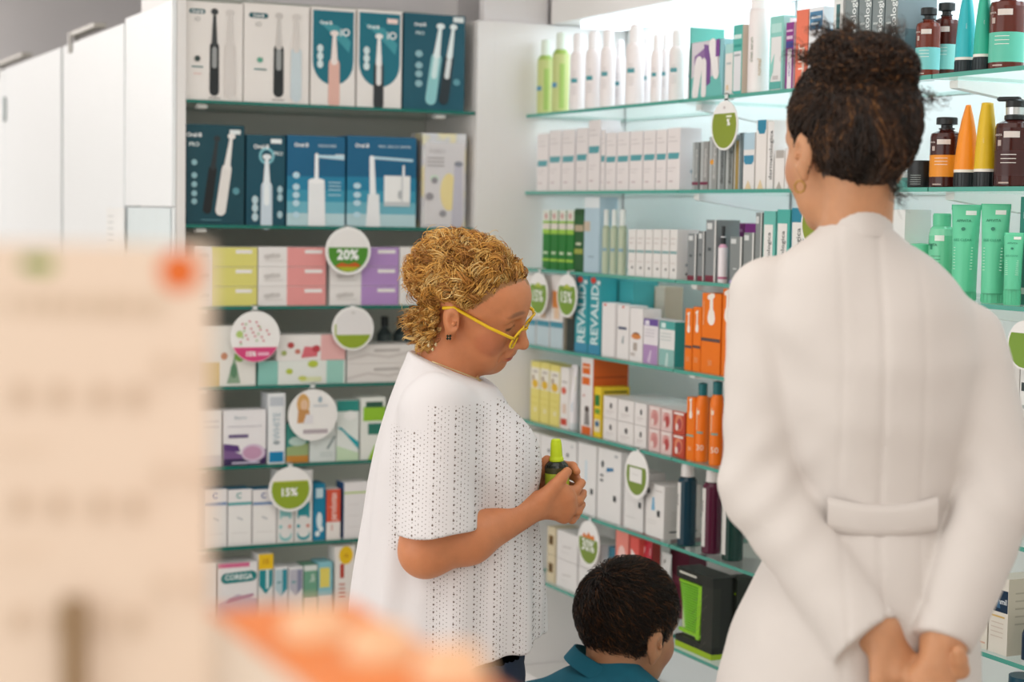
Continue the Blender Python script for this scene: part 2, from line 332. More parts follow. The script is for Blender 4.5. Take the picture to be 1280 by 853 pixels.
def tube_std(name, side, sh, px0, px1, ytop, col, capcol, label, sb=0.0, top_w=0.25, top_d=1.0, caph=0.2, bot=1.0, band=None, rd=None, group=None, ops=(), spin=0.0, n=20):
    """squeeze tube standing on its cap: round at the cap, pressed flat at the top"""
    R, hh, zt, rz, cc = round_place(side, sh, px0, px1, ytop, sb); w_ = 2*R; rd = rd or R; rz += spin
    secs = [(caph, bot, 1.0), (caph+0.03, bot, 1.0), (0.45, bot+(top_w-bot)*0.16, 0.9), (0.65, bot+(top_w-bot)*0.36, 0.7), (0.82, bot+(top_w-bot)*0.62, 0.4), (0.97, bot+(top_w-bot)*0.94, 0.12), (1.0, top_w, 0.1)]
    m = MB(); vs = []; fs = []
    for z, a, f in secs:
        rx = R*a; ry = rd*(top_d+(1-top_d)*f) if top_w < bot else rd*f
        if top_w < bot: rx = R*a
        for k in range(n): q = 2*math.pi*k/n; vs.append((rx*math.cos(q), ry*math.sin(q), z*hh))
    for i in range(len(secs)-1):
        for k in range(n): j = (k+1) % n; fs.append((i*n+k, i*n+j, (i+1)*n+j, (i+1)*n+k))
    fs.append(tuple(range((len(secs)-1)*n, len(secs)*n)))
    m.mesh(vs, fs, col, True)
    if band: m.lathe([(R*bot*1.01, caph*hh, band), (R*bot*1.01, (caph+0.035)*hh, band)], n)
    def mp(u, v, k):    # on the front of the tube
        z = caph+v*(1-caph)
        for i in range(len(secs)-1):
            if secs[i][0] <= z <= secs[i+1][0]:
                t = (z-secs[i][0])/(secs[i+1][0]-secs[i][0]); a = secs[i][1]+t*(secs[i+1][1]-secs[i][1]); f = secs[i][2]+t*(secs[i+1][2]-secs[i][2]); break
        else: a, f = secs[-1][1:]
        rx = R*a; ry = rd*(top_d+(1-top_d)*f) if top_w < bot else rd*f
        x = (u-0.5)*2*R; y = -ry*math.sqrt(max(0.02, 1-(x/rx)**2)) if abs(x) < rx else 0
        return (x, y-0.0006-EPS*k, z*hh)
    m.prints(ops, mp, w_/hh)
    dd = max(rd, rd*top_d if top_w < bot else rd)
    loc = (cc[0], cc[1], zt)
    o = m.build(name, None, loc, rz); tag(o, label, 'tube', group)
    if capcol:
        mc = MB(); mc.lathe([(0, 0, capcol), (R*bot*0.97, 0, capcol), (R*bot*0.99, caph*hh, capcol), (0, caph*hh, capcol)], n)
        for k in range(16):
            q = 2*math.pi*k/16; mc.box((R*bot*0.99*math.cos(q)-0.0006, R*bot*0.99*math.sin(q)-0.0006, 0.002), (R*bot*0.99*math.cos(q)+0.0006, R*bot*0.99*math.sin(q)+0.0006, caph*hh-0.002), capcol)
        mc.build('cap', o)
    return o
def disc_tag(name, side, px, py, hpx, ops, label, out=0.006, base='F4F2F0', wf=1.0, sh=None):
    """round price tag standing in a clip at the shelf edge"""
    if side == 'R': X = XF-out; c = hitX(px, py, X); t = hitX(px, py-hpx/2, X)[2]; b = hitX(px, py+hpx/2, X)[2]
    else: Y = YC-out; c = hitY(px, py, Y); t = hitY(px, py-hpx/2, Y)[2]; b = hitY(px, py+hpx/2, Y)[2]
    r = (t-b)/2; m = MB(); n = 36; th = 0.003
    F = [(r*wf*math.cos(2*math.pi*i/n), -th/2, r*math.sin(2*math.pi*i/n)) for i in range(n)]; Bk = [(x, th/2, z) for x, y, z in F]
    m.poly(F, base); m.poly(Bk[::-1], base)
    for i in range(n): j = (i+1) % n; m.poly([F[i], Bk[i], Bk[j], F[j]], base)
    m.prints(ops, lambda u, v, k: (u*2*r*wf-r*wf, -th/2-EPS*k, v*2*r-r), wf)
    o = m.build(name, None, tuple(c), -math.pi/2 if side == 'R' else 0.0)
    tag(o, label, 'price tag', 'round price tags')
    if sh is not None:
        zs = (RZ if side == 'R' else LZ)[sh]-c[2]; mc = MB()
        s = 1 if zs > 0 else -1
        mc.box((-0.006, th/2+0.0002, zs-0.008), (0.006, out+0.012, zs-GT-0.0005), 's:DDE4E2'); mc.box((-0.006, th/2+0.0002, zs+GT+0.0005), (0.006, out+0.010, zs+0.007), 's:DDE4E2')
        mc.box((-0.006, th/2+0.0002, min(zs-0.008, s*r*0.6)), (0.006, th/2+0.0015, max(zs+0.007, s*r*0.6)), 's:DDE4E2'); mc.build('clip', o)
    return o
def halfdisc(u0, v0, r, a0, a1, col, n=16):     # segment of a circle between two angles
    return ('p', [(u0+r*math.cos(math.radians(a0+(a1-a0)*i/n)), v0+r*math.sin(math.radians(a0+(a1-a0)*i/n))) for i in range(n+1)], col)
# ------------------------------------------------------------------ left unit: toothbrush boxes, tea boxes, dental care
def brush(u, v0, v1, w, body, neck='F3F1EF', grip=None, lean=0.0):
    """printed electric toothbrush: handle, neck and head, leaning to the right by lean"""
    q = lambda t: u+lean*t
    H = v1-v0
    o = [('c', q(0.04), v0+0.04*H, q(0.55), v0+0.55*H, w, w*0.95, body), ('c', q(0.58), v0+0.58*H, q(0.9), v0+0.9*H, w*0.6, w*0.32, neck), ('e', q(0.95), v0+0.95*H, w*0.75, 0.03*H+0.006, neck)]
    if grip: o.append(('c', q(0.33), v0+0.33*H, q(0.52), v0+0.52*H, w*0.5, w*0.5, grip))
    return o
def specks(u, vs_, c, r=0.035, asp=0.6): return [('e', u, v, r, r*asp, c) for v in vs_]
def bars(u0, u1, vs_, c, t=0.008): return [('r', u0, v, u1, v+t, c) for v in vs_]
W1 = 'ECE7E3'; TEAL = '0B6E80'; DTEAL = '07525F'
def logo(u, v, hgt, wd, pill=None, col='FFFFFF'):
    o = []
    if pill: o.append(('c', u-wd*0.42, v+hgt*0.5, u+wd*0.42, v+hgt*0.5, hgt*0.8/0.62, hgt*0.8/0.62, pill))
    return o+[('t', 'Oral-B', u, v, hgt, col, 0, 0.02, wd)]
carton('toothbrush_box', 'L', 1, 232, 304, 3, .09, W1, logo(.2, .885, .032, .24, '1F5A62')+[('t', 'iO', .2, .8, .045, '9A9A98', 0, 0)] + brush(.5, .06, .95, .085, '23282A', '3A3E40', '9A9D9D') + brush(.77, .05, .95, .1, 'DAD4D0', 'DAD4D0') + specks(.2, (.42,), '3A4A48', .05) + bars(.1, .3, (.33,), '2E6F74', .012)+bars(.13, .27, (.26,), 'E5C5BE', .01)+bars(.4, .6, (.02,), '6A6664', .008),
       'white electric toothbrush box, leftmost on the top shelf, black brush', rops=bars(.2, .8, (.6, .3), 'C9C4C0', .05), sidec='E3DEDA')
carton('toothbrush_box', 'L', 1, 305, 387, 6, .09, W1, logo(.22, .865, .03, .26, '1F5A62')+[('t', 'iO', .22, .77, .045, '9A9A98')] + brush(.53, .08, .93, .08, '23282A', 'CFCAC6', '9A9D9D') + brush(.8, .04, .93, .085, 'CBD8DE', 'DAD4D0') + specks(.24, (.43,), '5FA58E', .045)+bars(.15, .34, (.33,), '2E6F74', .012)+bars(.43, .62, (.03,), '8A8684', .008),
       'white electric toothbrush box, second on the top shelf, pale blue brush')
def arch(c): return [('p', [(.04, .97), (.04, .45)]+[(.5-.46*math.cos(math.radians(a)), .45-.24*math.sin(math.radians(a))) for a in range(0, 181, 15)]+[(.96, .45), (.96, .97)], c), ('p', [(.15, .86), (.5, .72), (.85, .55), (.9, .66), (.6, .82)], '3F97A3')]
carton('toothbrush_box', 'L', 1, 389, 445, 10, .09, W1, arch(TEAL)+logo(.33, .83, .034, .46)+[('t', 'iO', .76, .72, .075, 'FFFFFF', 0, 0.015)]+brush(.52, 0.0, .78, .13, 'E3B5A8', 'F1E5E0')+specks(.2, (.58, .5, .42), 'D5E6E8', .07),
       'white toothbrush box with teal arch and a pink brush')
carton('toothbrush_box', 'L', 1, 447, 503, 13, .09, W1, arch(TEAL)+logo(.35, .81, .034, .46)+[('r', .66, .87, .9, .92, 'F5D9D2'), ('t', 'iO', .77, .71, .075, 'FFFFFF', 0, 0.015)]+brush(.48, 0.0, .77, .115, '2B2E30', 'F3F1EF', 'E8E6E4')+specks(.2, (.58, .5, .42), 'D5E6E8', .07),
       'white toothbrush box with teal arch and a black and white brush')
carton('toothbrush_box', 'L', 1, 505, 582, 18, .09, '075365', logo(.26, .87, .034, .32)+[('t', 'PRO', .26, .78, .036, 'D5E6E8', 0, 0.01), ('r', .8, .93, .97, .985, 'E5ECEC')]+brush(.44, .08, .92, .09, '8FC9CC', 'E8F2F2', 'D6ECEC', .16)+brush(.65, .08, .92, .08, '1D2A30', 'E8F2F2', 'DDE2E2', .16)+specks(.24, (.58, .46, .37, .27), '8FB8C0', .06)+specks(.86, (.3,), '5C97A3', .06),
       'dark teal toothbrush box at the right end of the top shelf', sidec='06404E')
# second shelf
carton('toothbrush_box', 'L', 2, 233, 306, 156, .085, '0A4350', logo(.13, .875, .04, .3)+[('t', 'PRO', .13, .78, .04, 'E8F2F2', 0, 0.01), ('r', .74, .91, .93, .955, 'E5ECEC')]+brush(.35, .12, .9, .075, '15191C', '2A3034', None, .18)+brush(.58, .11, .93, .09, 'E6E2DE', 'EDEAE6', None, .2)+specks(.13, (.62, .49, .4, .31, .23), '8FB8C0', .05)+specks(.85, (.34,), '5C97A3', .06)+bars(.25, .6, (.04,), '4E7F8A', .012),
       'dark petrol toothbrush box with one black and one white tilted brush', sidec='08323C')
carton('toothbrush_box', 'L', 2, 308, 357, 169, .08, '0B4A5C', [('e', .52, .77, .2, .095, '7FC0CC'), ('e', .52, .77, .14, .066, '0B4A5C')]+logo(.38, .85, .045, .46)+[('t', 'PRO', .82, .78, .04, 'E8F2F2', 0, 0.01), ('r', .62, .91, .9, .96, 'EEF3F3')]+brush(.52, -.02, .8, .15, 'CBD9E4', 'E6EEF2', 'EAF1F4')+specks(.22, (.28, .19, .09), 'BCD3DA', .08)+specks(.86, (.4, .31, .12), 'A9C6CF', .07),
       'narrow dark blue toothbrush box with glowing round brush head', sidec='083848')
GR = [('r', 0, 0, 1, .14, 'B9D6DC'), ('r', 0, .14, 1, .27, '6FB4C6'), ('r', 0, .27, 1, .4, '3A97B4'), ('r', 0, .4, 1, .55, '1D7FA3')]
carton('irrigator_box', 'L', 2, 359, 432, 170, .09, '0F5F86', GR+logo(.24, .875, .042, .32)+[('t', 'AQUACARE', .68, .88, .028, 'D6E6EE', 0, .01, .4), ('r', .82, .75, .98, .8, 'EFF4F4'), ('p', [(.5, .76), (.98, .74), (.98, .79), (.5, .79)], 'BFDDEA'), ('c', .5, .52, .5, .79, .035, .03, 'F1F4F6'), ('p', [(.36, 0), (.66, 0), (.64, .5), (.36, .5)], 'EDEFF1'), ('e', .5, .5, .14, .03, 'F6F7F8')]+specks(.15, (.56, .43, .34, .25, .12), 'BFDDEA', .06)+bars(.7, .92, (.48, .44, .4, .34), 'A8CFE0', .014),
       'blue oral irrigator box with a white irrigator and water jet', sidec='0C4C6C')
carton('irrigator_box', 'L', 2, 434, 521, 171, .1, '0F5F86', GR+logo(.21, .875, .042, .27)+[('t', 'ORAL HEALTH CENTER', .68, .88, .026, 'D6E6EE', 0, .01, .5), ('p', [(.37, .75), (.95, .73), (.95, .76), (.37, .78)], 'BFDDEA'), ('c', .37, .35, .35, .76, .045, .035, 'F1F4F6'), ('p', [(.27, 0), (.48, 0), (.46, .36), (.3, .36)], 'EDEFF1'), ('r', .53, .26, .91, .57, 'F1F1F0'), ('r', .53, .23, .91, .28, 'C9CDD0'), ('c', .81, .57, .81, .68, .018, .015, 'F1F4F6'), ('e', .76, .36, .03, .05, 'B9BDC0'), ('r', .78, .27, .80, .57, 'C9CDD0')]+specks(.14, (.45, .35, .26, .13), 'BFDDEA', .055),
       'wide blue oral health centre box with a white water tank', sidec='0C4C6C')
HOLO = bpy.data.materials.new('holographic_card'); HOLO.use_nodes = True
_nt = HOLO.node_tree; _b = _nt.nodes['Principled BSDF']; _tc = _nt.nodes.new('ShaderNodeTexCoord'); _nz = _nt.nodes.new('ShaderNodeTexNoise'); _nz.inputs['Scale'].default_value = 14
_cr = _nt.nodes.new('ShaderNodeValToRGB'); _cr.color_ramp.elements[0].color = hexc('CFE3D2'); _cr.color_ramp.elements[1].color = hexc('E9C9B8')
for p_, h_ in ((.42, 'E6E2E4'), (.5, 'D8D6DC'), (.58, 'EFE2B8')): e_ = _cr.color_ramp.elements.new(p_); e_.color = hexc(h_)
_nt.links.new(_tc.outputs['Object'], _nz.inputs['Vector']); _nt.links.new(_nz.outputs['Fac'], _cr.inputs[0]); _nt.links.new(_cr.outputs[0], _b.inputs['Base Color']); _b.inputs['Roughness'].default_value = .25; _b.inputs['Metallic'].default_value = .35
carton('cleansing_device_box', 'L', 2, 528, 583, 167, .08, HOLO, [('r', .06, .03, .97, .9, 'DCD8DA'), ('e', .62, .38, .2, .2, 'EFDDA0'), ('e', .28, .52, .1, .04, 'CFE0CF'), ('p', [(.68, 0), (.95, 0), (.92, .68), (.74, .68)], 'C5C2CE'), ('e', .83, .68, .1, .03, '8F929C'), ('t', 'FOREO', .35, .79, .04, 'B9B5B6', 0, 0, .5)]+bars(.1, .5, (.73, .69, .65), 'B5B0B0', .015)+[('e', .28, .5, .07, .035, '9A979C'), ('e', .17, .33, .09, .04, '9A979C'), ('e', .48, .15, .08, .035, '9A979C')],
       'shimmering silver skin care device box at the right end, second shelf')
# third shelf: stacks of three two-coloured boxes
cols = [('yellow', 'DDD678', 243, 322, .27), ('pink', 'E79A98', 323, 408, .42), ('lilac', 'B48FC9', 413, 499, .45), ('orange-ended white', 'E9A92F', 500, 552, .68)]
for nm, c, a, b, sp in cols:
    z = None; hh = (hitY((a+b)/2, 309, YC+SHELFX)[2]-(LZ[3]+GT))/3-0.0006
    for lv, pos in enumerate(('bottom', 'middle', 'top')):
        ops = [('r', sp, .005, 1.0, .995, c), ('r', .6+sp*.2, .68, .62+sp*.2+.24, .86, 'F0ECEA')] + ([('c', sp*.25, .5, sp*.7, .55, .03, .03, 'D0CBC8'), ('c', sp*.3, .42, sp*.5, .62, .015, .015, 'C9C4C1')])+bars(sp*.2, sp*.85, (.28,), 'D9D4D1', .05)
        o, z = carton('tea_box', 'L', 3, a, b, 300, .11, 'ECE8E6', ops, '%s box of the white and %s stack, third shelf' % (pos, nm), z0=z, h=hh, group='stacked two-coloured boxes'); z += .0006
disc_tag('price_tag', 'L', 435, 314, 60, [('e', .5, .5, .44, .44, 'EFECEA'), ('p', [(.5+.44*math.cos(math.radians(a)), .5+.44*math.sin(math.radians(a))) for a in [170+i*12.5 for i in range(17)]], '4E8F2C'), ('p', [(.22, .19), (.35, .26), (.5, .22), (.66, .27), (.78, .2), (.62, .085), (.38, .085)], 'C75A1E'), ('p', [(.25, .17), (.75, .17), (.6, .075), (.4, .075)], 'A9B52E'), ('t', '20%', .49, .33, .2, 'FFFFFF', 0, .03)],
         'round price tag reading 20% above the lilac boxes', sh=2)
# fourth shelf
disc_tag('price_tag', 'L', 319, 421, 64, [halfdisc(.5, .5, .49, 205, 335, 'D8487F'), ('e', .18, .55, .07, .07, 'B7D07A'), ('t', '15%', .42, .12, .09, 'FFFFFF', 0, .03), ('r', .55, .13, .78, .19, 'F0B5CC')]+[('e', .2+.6*((i*37) % 17)/17, .4+.42*((i*53) % 23)/23, .02, .018, 'C94A5F') for i in range(16)]+[('e', .2+.6*((i*29) % 19)/19, .36+.42*((i*41) % 13)/13, .018, .018, '8FB46A') for i in range(7)],
         'white floral round tag with pink bottom, on the fourth shelf', sh=3)
disc_tag('price_tag', 'L', 441, 411, 55, [('e', .5, .5, .45, .45, 'E9E6E6'), halfdisc(.5, .5, .45, 198, 342, '93A92F'), ('r', .06, .36, .1, .6, 'AEBB60'), ('e', .5, .86, .05, .03, 'D6D3D0')], 'white round tag with blank field and green bottom', sh=3)
_o, z = carton('wellness_tea_carton', 'L', 4, 247, 320, 408, .1, 'ECEAE4', [('r', .0, .0, .37, .4, 'D9BE7A'), ('p', [(.5, .04), (.74, .04), (.63, .5)], '8FA98F'), ('e', .72, .5, .09, .1, '8BB55A'), ('e', .45, .5, .06, .06, 'C98A6A'), ('e', .62, .25, .06, .12, '5F8A6A')], 'white carton with green plant drawing under the floral tag')
_o, z = carton('tissue_box', 'L', 4, 323, 432, 451, .1, 'E7EBE6', [('r', 0, 0, .22, 1, '8CC7BC'), ('r', .78, 0, .98, 1, '9CCFC3'), ('e', .35, .55, .04, .12, 'B9C94A'), ('e', .62, .85, .06, .15, 'B9C94A'), ('r', .48, .1, .72, .3, 'DDE2B8'), ('e', .5, .25, .05, .1, 'C9D06A')], 'mint and white tissue box below the pink floral one', sidec='7FBFB3')
carton('tissue_box', 'L', 4, 346, 432, 419, .1, 'EFEBE8', [('r', .64, 0, 1, 1, 'EBB7B5'), ('e', .2, .6, .05, .12, 'B84A4A'), ('e', .3, .35, .04, .1, 'C97A6A'), ('p', [(.35, .1), (.58, .15), (.6, .5), (.4, .55)], 'DB6F79'), ('e', .57, .45, .06, .14, 'C2454F'), ('e', .1, .3, .04, .1, 'A9B56A')], 'pink and white floral tissue box on top of the mint box', z0=z+.0005, h=hitY(390, 419, YC+SHELFX)[2]-z)
z = None; hh = (hitY(470, 431, YC+SHELFX)[2]-(LZ[4]+GT))/2-.0006
for pos in ('lower', 'upper'):
    _o, z = carton('tissue_box', 'L', 4, 434, 520, 440, .1, 'E4DFDC', [('p', [(0, .3), (.3, .55), (.6, .4), (.95, .7), (.95, .5), (.6, .25), (.3, .4), (0, .15)], 'D2CBC8'), ('c', .4, .68, .75, .7, .02, .02, 'BDB7B4')], pos+' of the two pale grey packs under the green-bottomed tag', z0=z, h=hh, group='pale grey packs'); z += .0006
for k, (a, b) in enumerate(((472, 490), (492, 511), (513, 530))):
    bottle('dropper_bottle', 'L', 4, a, b, 395, [(0, 0, 's:3E4A4C'), (.95, 0, 's:3E4A4C'), (.98, .05, 's:4A585A'), (.98, .7, 's:3E4A4C'), (.45, .8, 's:3E4A4C'), (.4, .85, 's:3E4A4C')], [(.5, .83, 's:22292A'), (.5, .99, 's:22292A'), (0, 1, 's:22292A')], '%s dark bottle behind the pale grey packs, fourth shelf' % ORD[k], sb=.13, group='dark bottles at the back of the fourth shelf')
# fifth shelf
carton('dental_carton', 'L', 5, 246, 277, 514, .08, 'EFECEA', bars(.2, .9, (.8, .7), 'C9C4C8', .02)+[('r', 0, 0, 1, .2, 'D5D0D4')], 'pale carton half hidden by the price board, fifth shelf')
carton('whitening_kit', 'L', 5, 279, 333, 513, .06, 'EFECEE', [('r', 0, 0, 1, .12, '3A2A55'), ('p', [(0, .12), (1, .12), (1, .28), (.4, .2), (0, .36)], '7D5C8F'), ('p', [(0, .28), (.4, .24), (.35, .36), (0, .4)], '5B3A7A'), ('e', .7, .22, .28, .16, 'D9C5DA'), ('e', .68, .22, .22, .12, 'C79AB8'), ('r', .12, .5, .58, .56, '6D5B85'), ('t', 'Bianco', .4, .84, .06, 'A6B5BC', 0, 0, .5)]+bars(.1, .9, (.7,), 'C9C6CC', .015)+bars(.2, .85, (.03,), 'D0C9E0', .03), 'white and purple teeth whitening kit carton, fifth shelf')
carton('whitening_carton', 'L', 5, 335, 357, 492, .06, 'EEF0F2', [('r', .08, .02, .92, .17, '1183B5'), ('r', .1, .82, .9, .95, 'C6CCD4'), ('t', '+WHITE', .7, .5, .4, '9FB8C4', 90, 0, .45)]+[('e', .5, .3, .2, .03, 'A5B0B5')], 'tall narrow white carton with blue foot, fifth shelf', sidec='D5D8DC')
carton('dental_carton', 'L', 5, 358, 386, 530, .06, '3E8F86', [('r', 0, 0, 1, .18, 'C78A3A'), ('p', [(0, .18), (1, .18), (1, .5), (0, .4)], '9CB07A'), ('e', .5, .55, .4, .12, 'BFD6CF')], 'teal and orange carton under the portrait tag')
carton('dental_carton', 'L', 5, 387, 420, 522, .06, 'DDE4E2', [('c', .7, .3, .95, .55, .04, .04, '7F8F90'), ('r', .1, .85, .9, .93, 'C9D2D2')]+bars(.4, .9, (.18, .12), 'BCC8C6', .02), 'pale grey green carton under the portrait tag')
carton('dental_carton', 'L', 5, 421, 449, 501, .06, 'E6ECE8', [('r', 0, .82, 1, 1, '2D8F86'), ('p', [(0, .55), (.25, .5), (1, .18), (1, .3), (.5, .45), (.2, .56)], '16A3AE'), ('p', [(0, 0), (1, 0), (1, .12), (0, .25)], 'C9E0C0'), ('e', .6, .75, .3, .08, 'F2F4F2')], 'carton with turquoise swoosh and green top, fifth shelf')
carton('dental_carton', 'L', 5, 451, 482, 497, .06, 'E9ECE6', [('r', .1, .62, 1, .85, '93C431'), ('r', .2, .84, .9, .93, '2F5A4A'), ('r', .3, .4, .9, .58, '2F7A6A'), ('p', [(.3, 0), (.7, 0), (.6, .25)], '9CCB3A')], 'white and lime green carton beside the blouse, fifth shelf')
disc_tag('portrait_tag', 'L', 391, 519, 64, [('e', .3, .72, .13, .2, 'D9A866'), ('e', .32, .7, .075, .11, 'E8C3A2'), ('p', [(.18, .35), (.45, .35), (.42, .6), (.2, .62)], 'C9935A'), ('p', [(.3, .33), (.5, .33), (.5, .5), (.36, .52)], 'E9E6EA'), ('r', .3, .14, .8, .22, 'B9AEB4'), ('e', .64, .8, .04, .06, '9FB5C2'), ('r', .5, .66, .8, .7, 'D5D8DC')], 'white round tag with portrait of a long-haired blonde person', wf=1.0, sh=4)
# sixth shelf
for k, (a, b) in enumerate(((255, 284), (285, 315), (316, 346))):
    carton('toothpaste_carton', 'L', 6, a, b, 612, .06, 'EDEAEA', [('r', 0, .72, 1, .77, '4FA5A8' if k == 1 else '6F8FB8'), ('t', 'C', .45, .84, .1, '2E9A98' if k == 1 else '4A5FA0', 0, .02), ('r', .03, .05, .97, .68, 'F0EEEC'), ('c', .4, .5, .6, .46, .03, .03, 'B9BCC0')]+bars(.15, .85, (.22,), 'DAD6D4', .01), '%s white carton lettered C from the price board' % ORD[k], topc='1F6E8F', group='white cartons lettered C')
for k, (a, b) in enumerate(((347, 368), (369, 391))):
    c = '8CC8C8' if k == 0 else '2C9AA5'
    carton('mouthwash_carton', 'L', 6, a, b, 588, .06, 'E9E8E6', [('r', .15, .33, .85, .55, c), ('r', .25, .3, .7, .36, 'E9E8E6'), ('e', .2, .22, .1, .025, c), ('e', .75, .22, .1, .025, 'D98F7F'), ('e', .5, .1, .38, .08, c), ('e', .5, .13, .32, .07, 'E9E8E6'), ('r', .1, .75, .85, .78, 'CFCBC8')], 'white carton with %s smile mark below the 15%% tag' % ('pale teal' if k == 0 else 'deep teal'))
disc_tag('price_tag', 'L', 363, 612, 56, [halfdisc(.5, .5, .44, 158, 382, '93A92F'), ('p', [(.1, .66), (.9, .66), (.9, .69), (.1, .69)], 'B9BF40'), ('t', '15%', .48, .36, .17, 'FFFFFF', 0, .03)], 'round tag reading 15% in front of smile cartons, left unit', sh=5)
carton('toothpaste_carton', 'L', 6, 392, 407, 605, .06, '1583A8', [('r', .2, .75, .8, .92, 'CFE6EE'), ('e', .5, .35, .25, .15, 'DCEBF0'), ('e', .35, .12, .2, .05, 'EAF3F5'), ('e', .65, .2, .2, .05, 'EAF3F5')], 'slim blue toothpaste carton right of the smile cartons')
carton('toothpaste_carton', 'L', 6, 408, 426, 612, .06, 'F0EAE6', [('r', 0, .35, 1, 1, 'D9563E'), ('t', 'parodontax', .7, .66, .45, 'FFE8E0', 90, .01, .55), ('r', .35, .18, .45, .3, 'D9A9A0')], 'slim red and white toothpaste carton, sixth shelf', sidec='2F6FA0')
carton('toothpaste_carton', 'L', 6, 430, 462, 603, .06, 'ECE9EA', [('r', 0, .8, 1, .83, 'B9D07A')]+bars(.15, .6, (.6, .4, .2), 'DCD8D8', .01), 'plain white carton with thin green line beside the blouse', sidec='2F5F96')
# bottom shelf of the left unit
carton('denture_cream_carton', 'L', 7, 246, 270, 705, .08, 'EFEAE6', [('r', .2, .1, .8, .2, 'D6CCC4')], 'white carton at the left of the denture cream carton')
carton('denture_cream_carton', 'L', 7, 272, 322, 704, .08, 'ECE9EA', [('r', 0, .93, .8, 1, 'D86F96'), ('c', .2, .76, .86, .78, .13, .13, '1F7F80'), ('t', 'COREGA', .53, .735, .085, 'F2F6F6', 0, .02, .7), ('p', [(0, .0), (1, .0), (1, .4), (.5, .5), (0, .35)], 'C9BFCF'), ('p', [(.2, .35), (.9, .45), (.9, .5), (.3, .44)], 'B58FA8')], 'denture cream carton with a teal oval logo and pink edge')
carton('denture_cream_carton', 'L', 7, 323, 342, 693, .06, 'E9E6E4', [('r', 0, .78, 1, 1, 'EFC51F'), ('p', [(.05, .77), (.95, .77), (.95, .55), (.5, .42), (.05, .55)], '1F8A93'), ('r', .5, .5, .7, .77, 'CFE3E4'), ('t', '15', .5, .86, .07, 'C98A1A', 0, .02)], 'slim carton with yellow flag and teal shield')
for k, (a, b, c1) in enumerate(((343, 360, '2E8FA0'), (361, 379, '8C8FA8'))):
    carton('denture_cream_carton', 'L', 7, a, b, 709, .06, 'E6E6E8', [('p', [(.05, .95), (.95, .95), (.95, .6), (.5, .45), (.05, .6)], 'B9D0D8' if k == 0 else 'BDBCC8'), ('p', [(.6, .95), (.95, .95), (.95, .6), (.6, .48)], c1), ('r', .2, .7, .5, .74, '6FA0A8')], '%s shield carton right of the yellow flag' % ('teal' if k == 0 else 'grey lilac'))
carton('denture_cream_carton', 'L', 7, 380, 397, 707, .06, '6FA58A', [('r', 0, .9, 1, 1, 'E0E6E2'), ('t', '2pz', .75, .76, .3, 'DDEBE2', 90, .02), ('r', 0, 0, 1, .4, 'E9DFD6')], 'green dental carton on the bottom shelf')
carton('denture_cream_carton', 'L', 7, 398, 416, 703, .06, '8CC7D2', [('r', .1, .55, .8, .9, 'E9D86A'), ('r', 0, 0, 1, .4, 'EBE4E0')], 'pale blue carton with yellow square on the bottom shelf')
carton('denture_cream_carton', 'L', 7, 419, 444, 683, .06, 'EFE9E4', [('e', .55, .87, .36, .13, 'EFC51F'), ('r', .25, .55, .45, .75, 'B8402F'), ('t', '15', .55, .84, .05, 'B86A1A', 0, .02)]+bars(.2, .5, (.45, .39, .33, .27), 'C9705A', .02), 'tall carton with yellow sticker beside the blouse, bottom shelf')
# ------------------------------------------------------------------ right unit, top shelf
WB = 's:EFE7E6'; WC = 's:F2EEEE'
def white_bottle(sh, a, b, yt, label, body=WB, cap=WC, mark=.36, sb=0.0, grp=None, mk='3E97A0'):
    return bottle('shampoo_bottle', 'R', sh, a, b, yt, [(0, 0, body), (.93, 0, body), (1, .02, body), (1, .68, body), (.96, .72, body), (.86, .75, body), (.66, .77, body)],
                  [(.66, .765, cap), (.68, .775, cap), (.68, .95, cap), (.6, .985, cap), (.4, 1, cap), (0, 1, cap)], label, sb=sb, group=grp,
                  patch=[('r', -.5, mark, .35, mark+.055, mk)]+[('r', -.3, .5-.03*i, .2, .506-.03*i, 'B9B4B6') for i in range(3)]+[('r', -.3, mark-.06-.03*i, .3, mark-.054-.03*i, 'BDB6B8') for i in range(4)])
GB = 's:BBC97E'
for k, (a, b, y) in enumerate(((673, 692, 49), (692, 712, 40))):
    bottle('shower_oil_bottle', 'R', 1, a, b, y, [(0, 0, GB), (.95, 0, GB), (1, .02, 's:C3CC86'), (1, .72, 's:9DB85A'), (.7, .78, 's:7FA83A')], [(.62, .775, 's:DDE6D8'), (.62, .98, 's:DDE6D8'), (0, 1, 's:E6ECE2')],
           '%s of the two lime green bottles by the corner' % ('left' if k == 0 else 'right'), group='lime green bottles', patch=[('r', -.9, .31, 0, .37, '5A94B5'), ('r', .3, .05, .9, .6, 's:A5C468')])
ws = [(714, 733, 42, .36), (733, 752, 39, .37), (752, 770, 36, .4), (769, 782, 50, .34), (784, 806, 30, .4), (803, 816, 46, .38), (815, 828, 43, .39), (827, 839, 41, .4), (838, 857, 37, .41)]
last = None
for k, (a, b, y, mk) in enumerate(ws):
    white_bottle(1, a, b, y, '%s white bottle from the green ones, top shelf' % ORD[k], mark=mk, sb=(0, 0.002, 0.004, .05, 0.008, .06, .012, .05, .016)[k], grp='white bottles on the top shelf')
white_bottle(1, 861, 877, 38, 'white bottle behind the acrylic divider at the back', sb=.11, grp='white bottles on the top shelf')
yv = hitX(861, 90, XF+.01)[1]
o = MB(); o.box((XF+.012, yv-.002, RZ[1]+GT+.0005), (XF+.10, yv+.002, RZ[1]+GT+.16), [GLASS, EDGE_LIT, EDGE_LIT, GLASS, EDGE_LIT, GLASS]); tag(o.build('shelf_divider'), 'upright clear acrylic divider after the white bottles', 'divider')
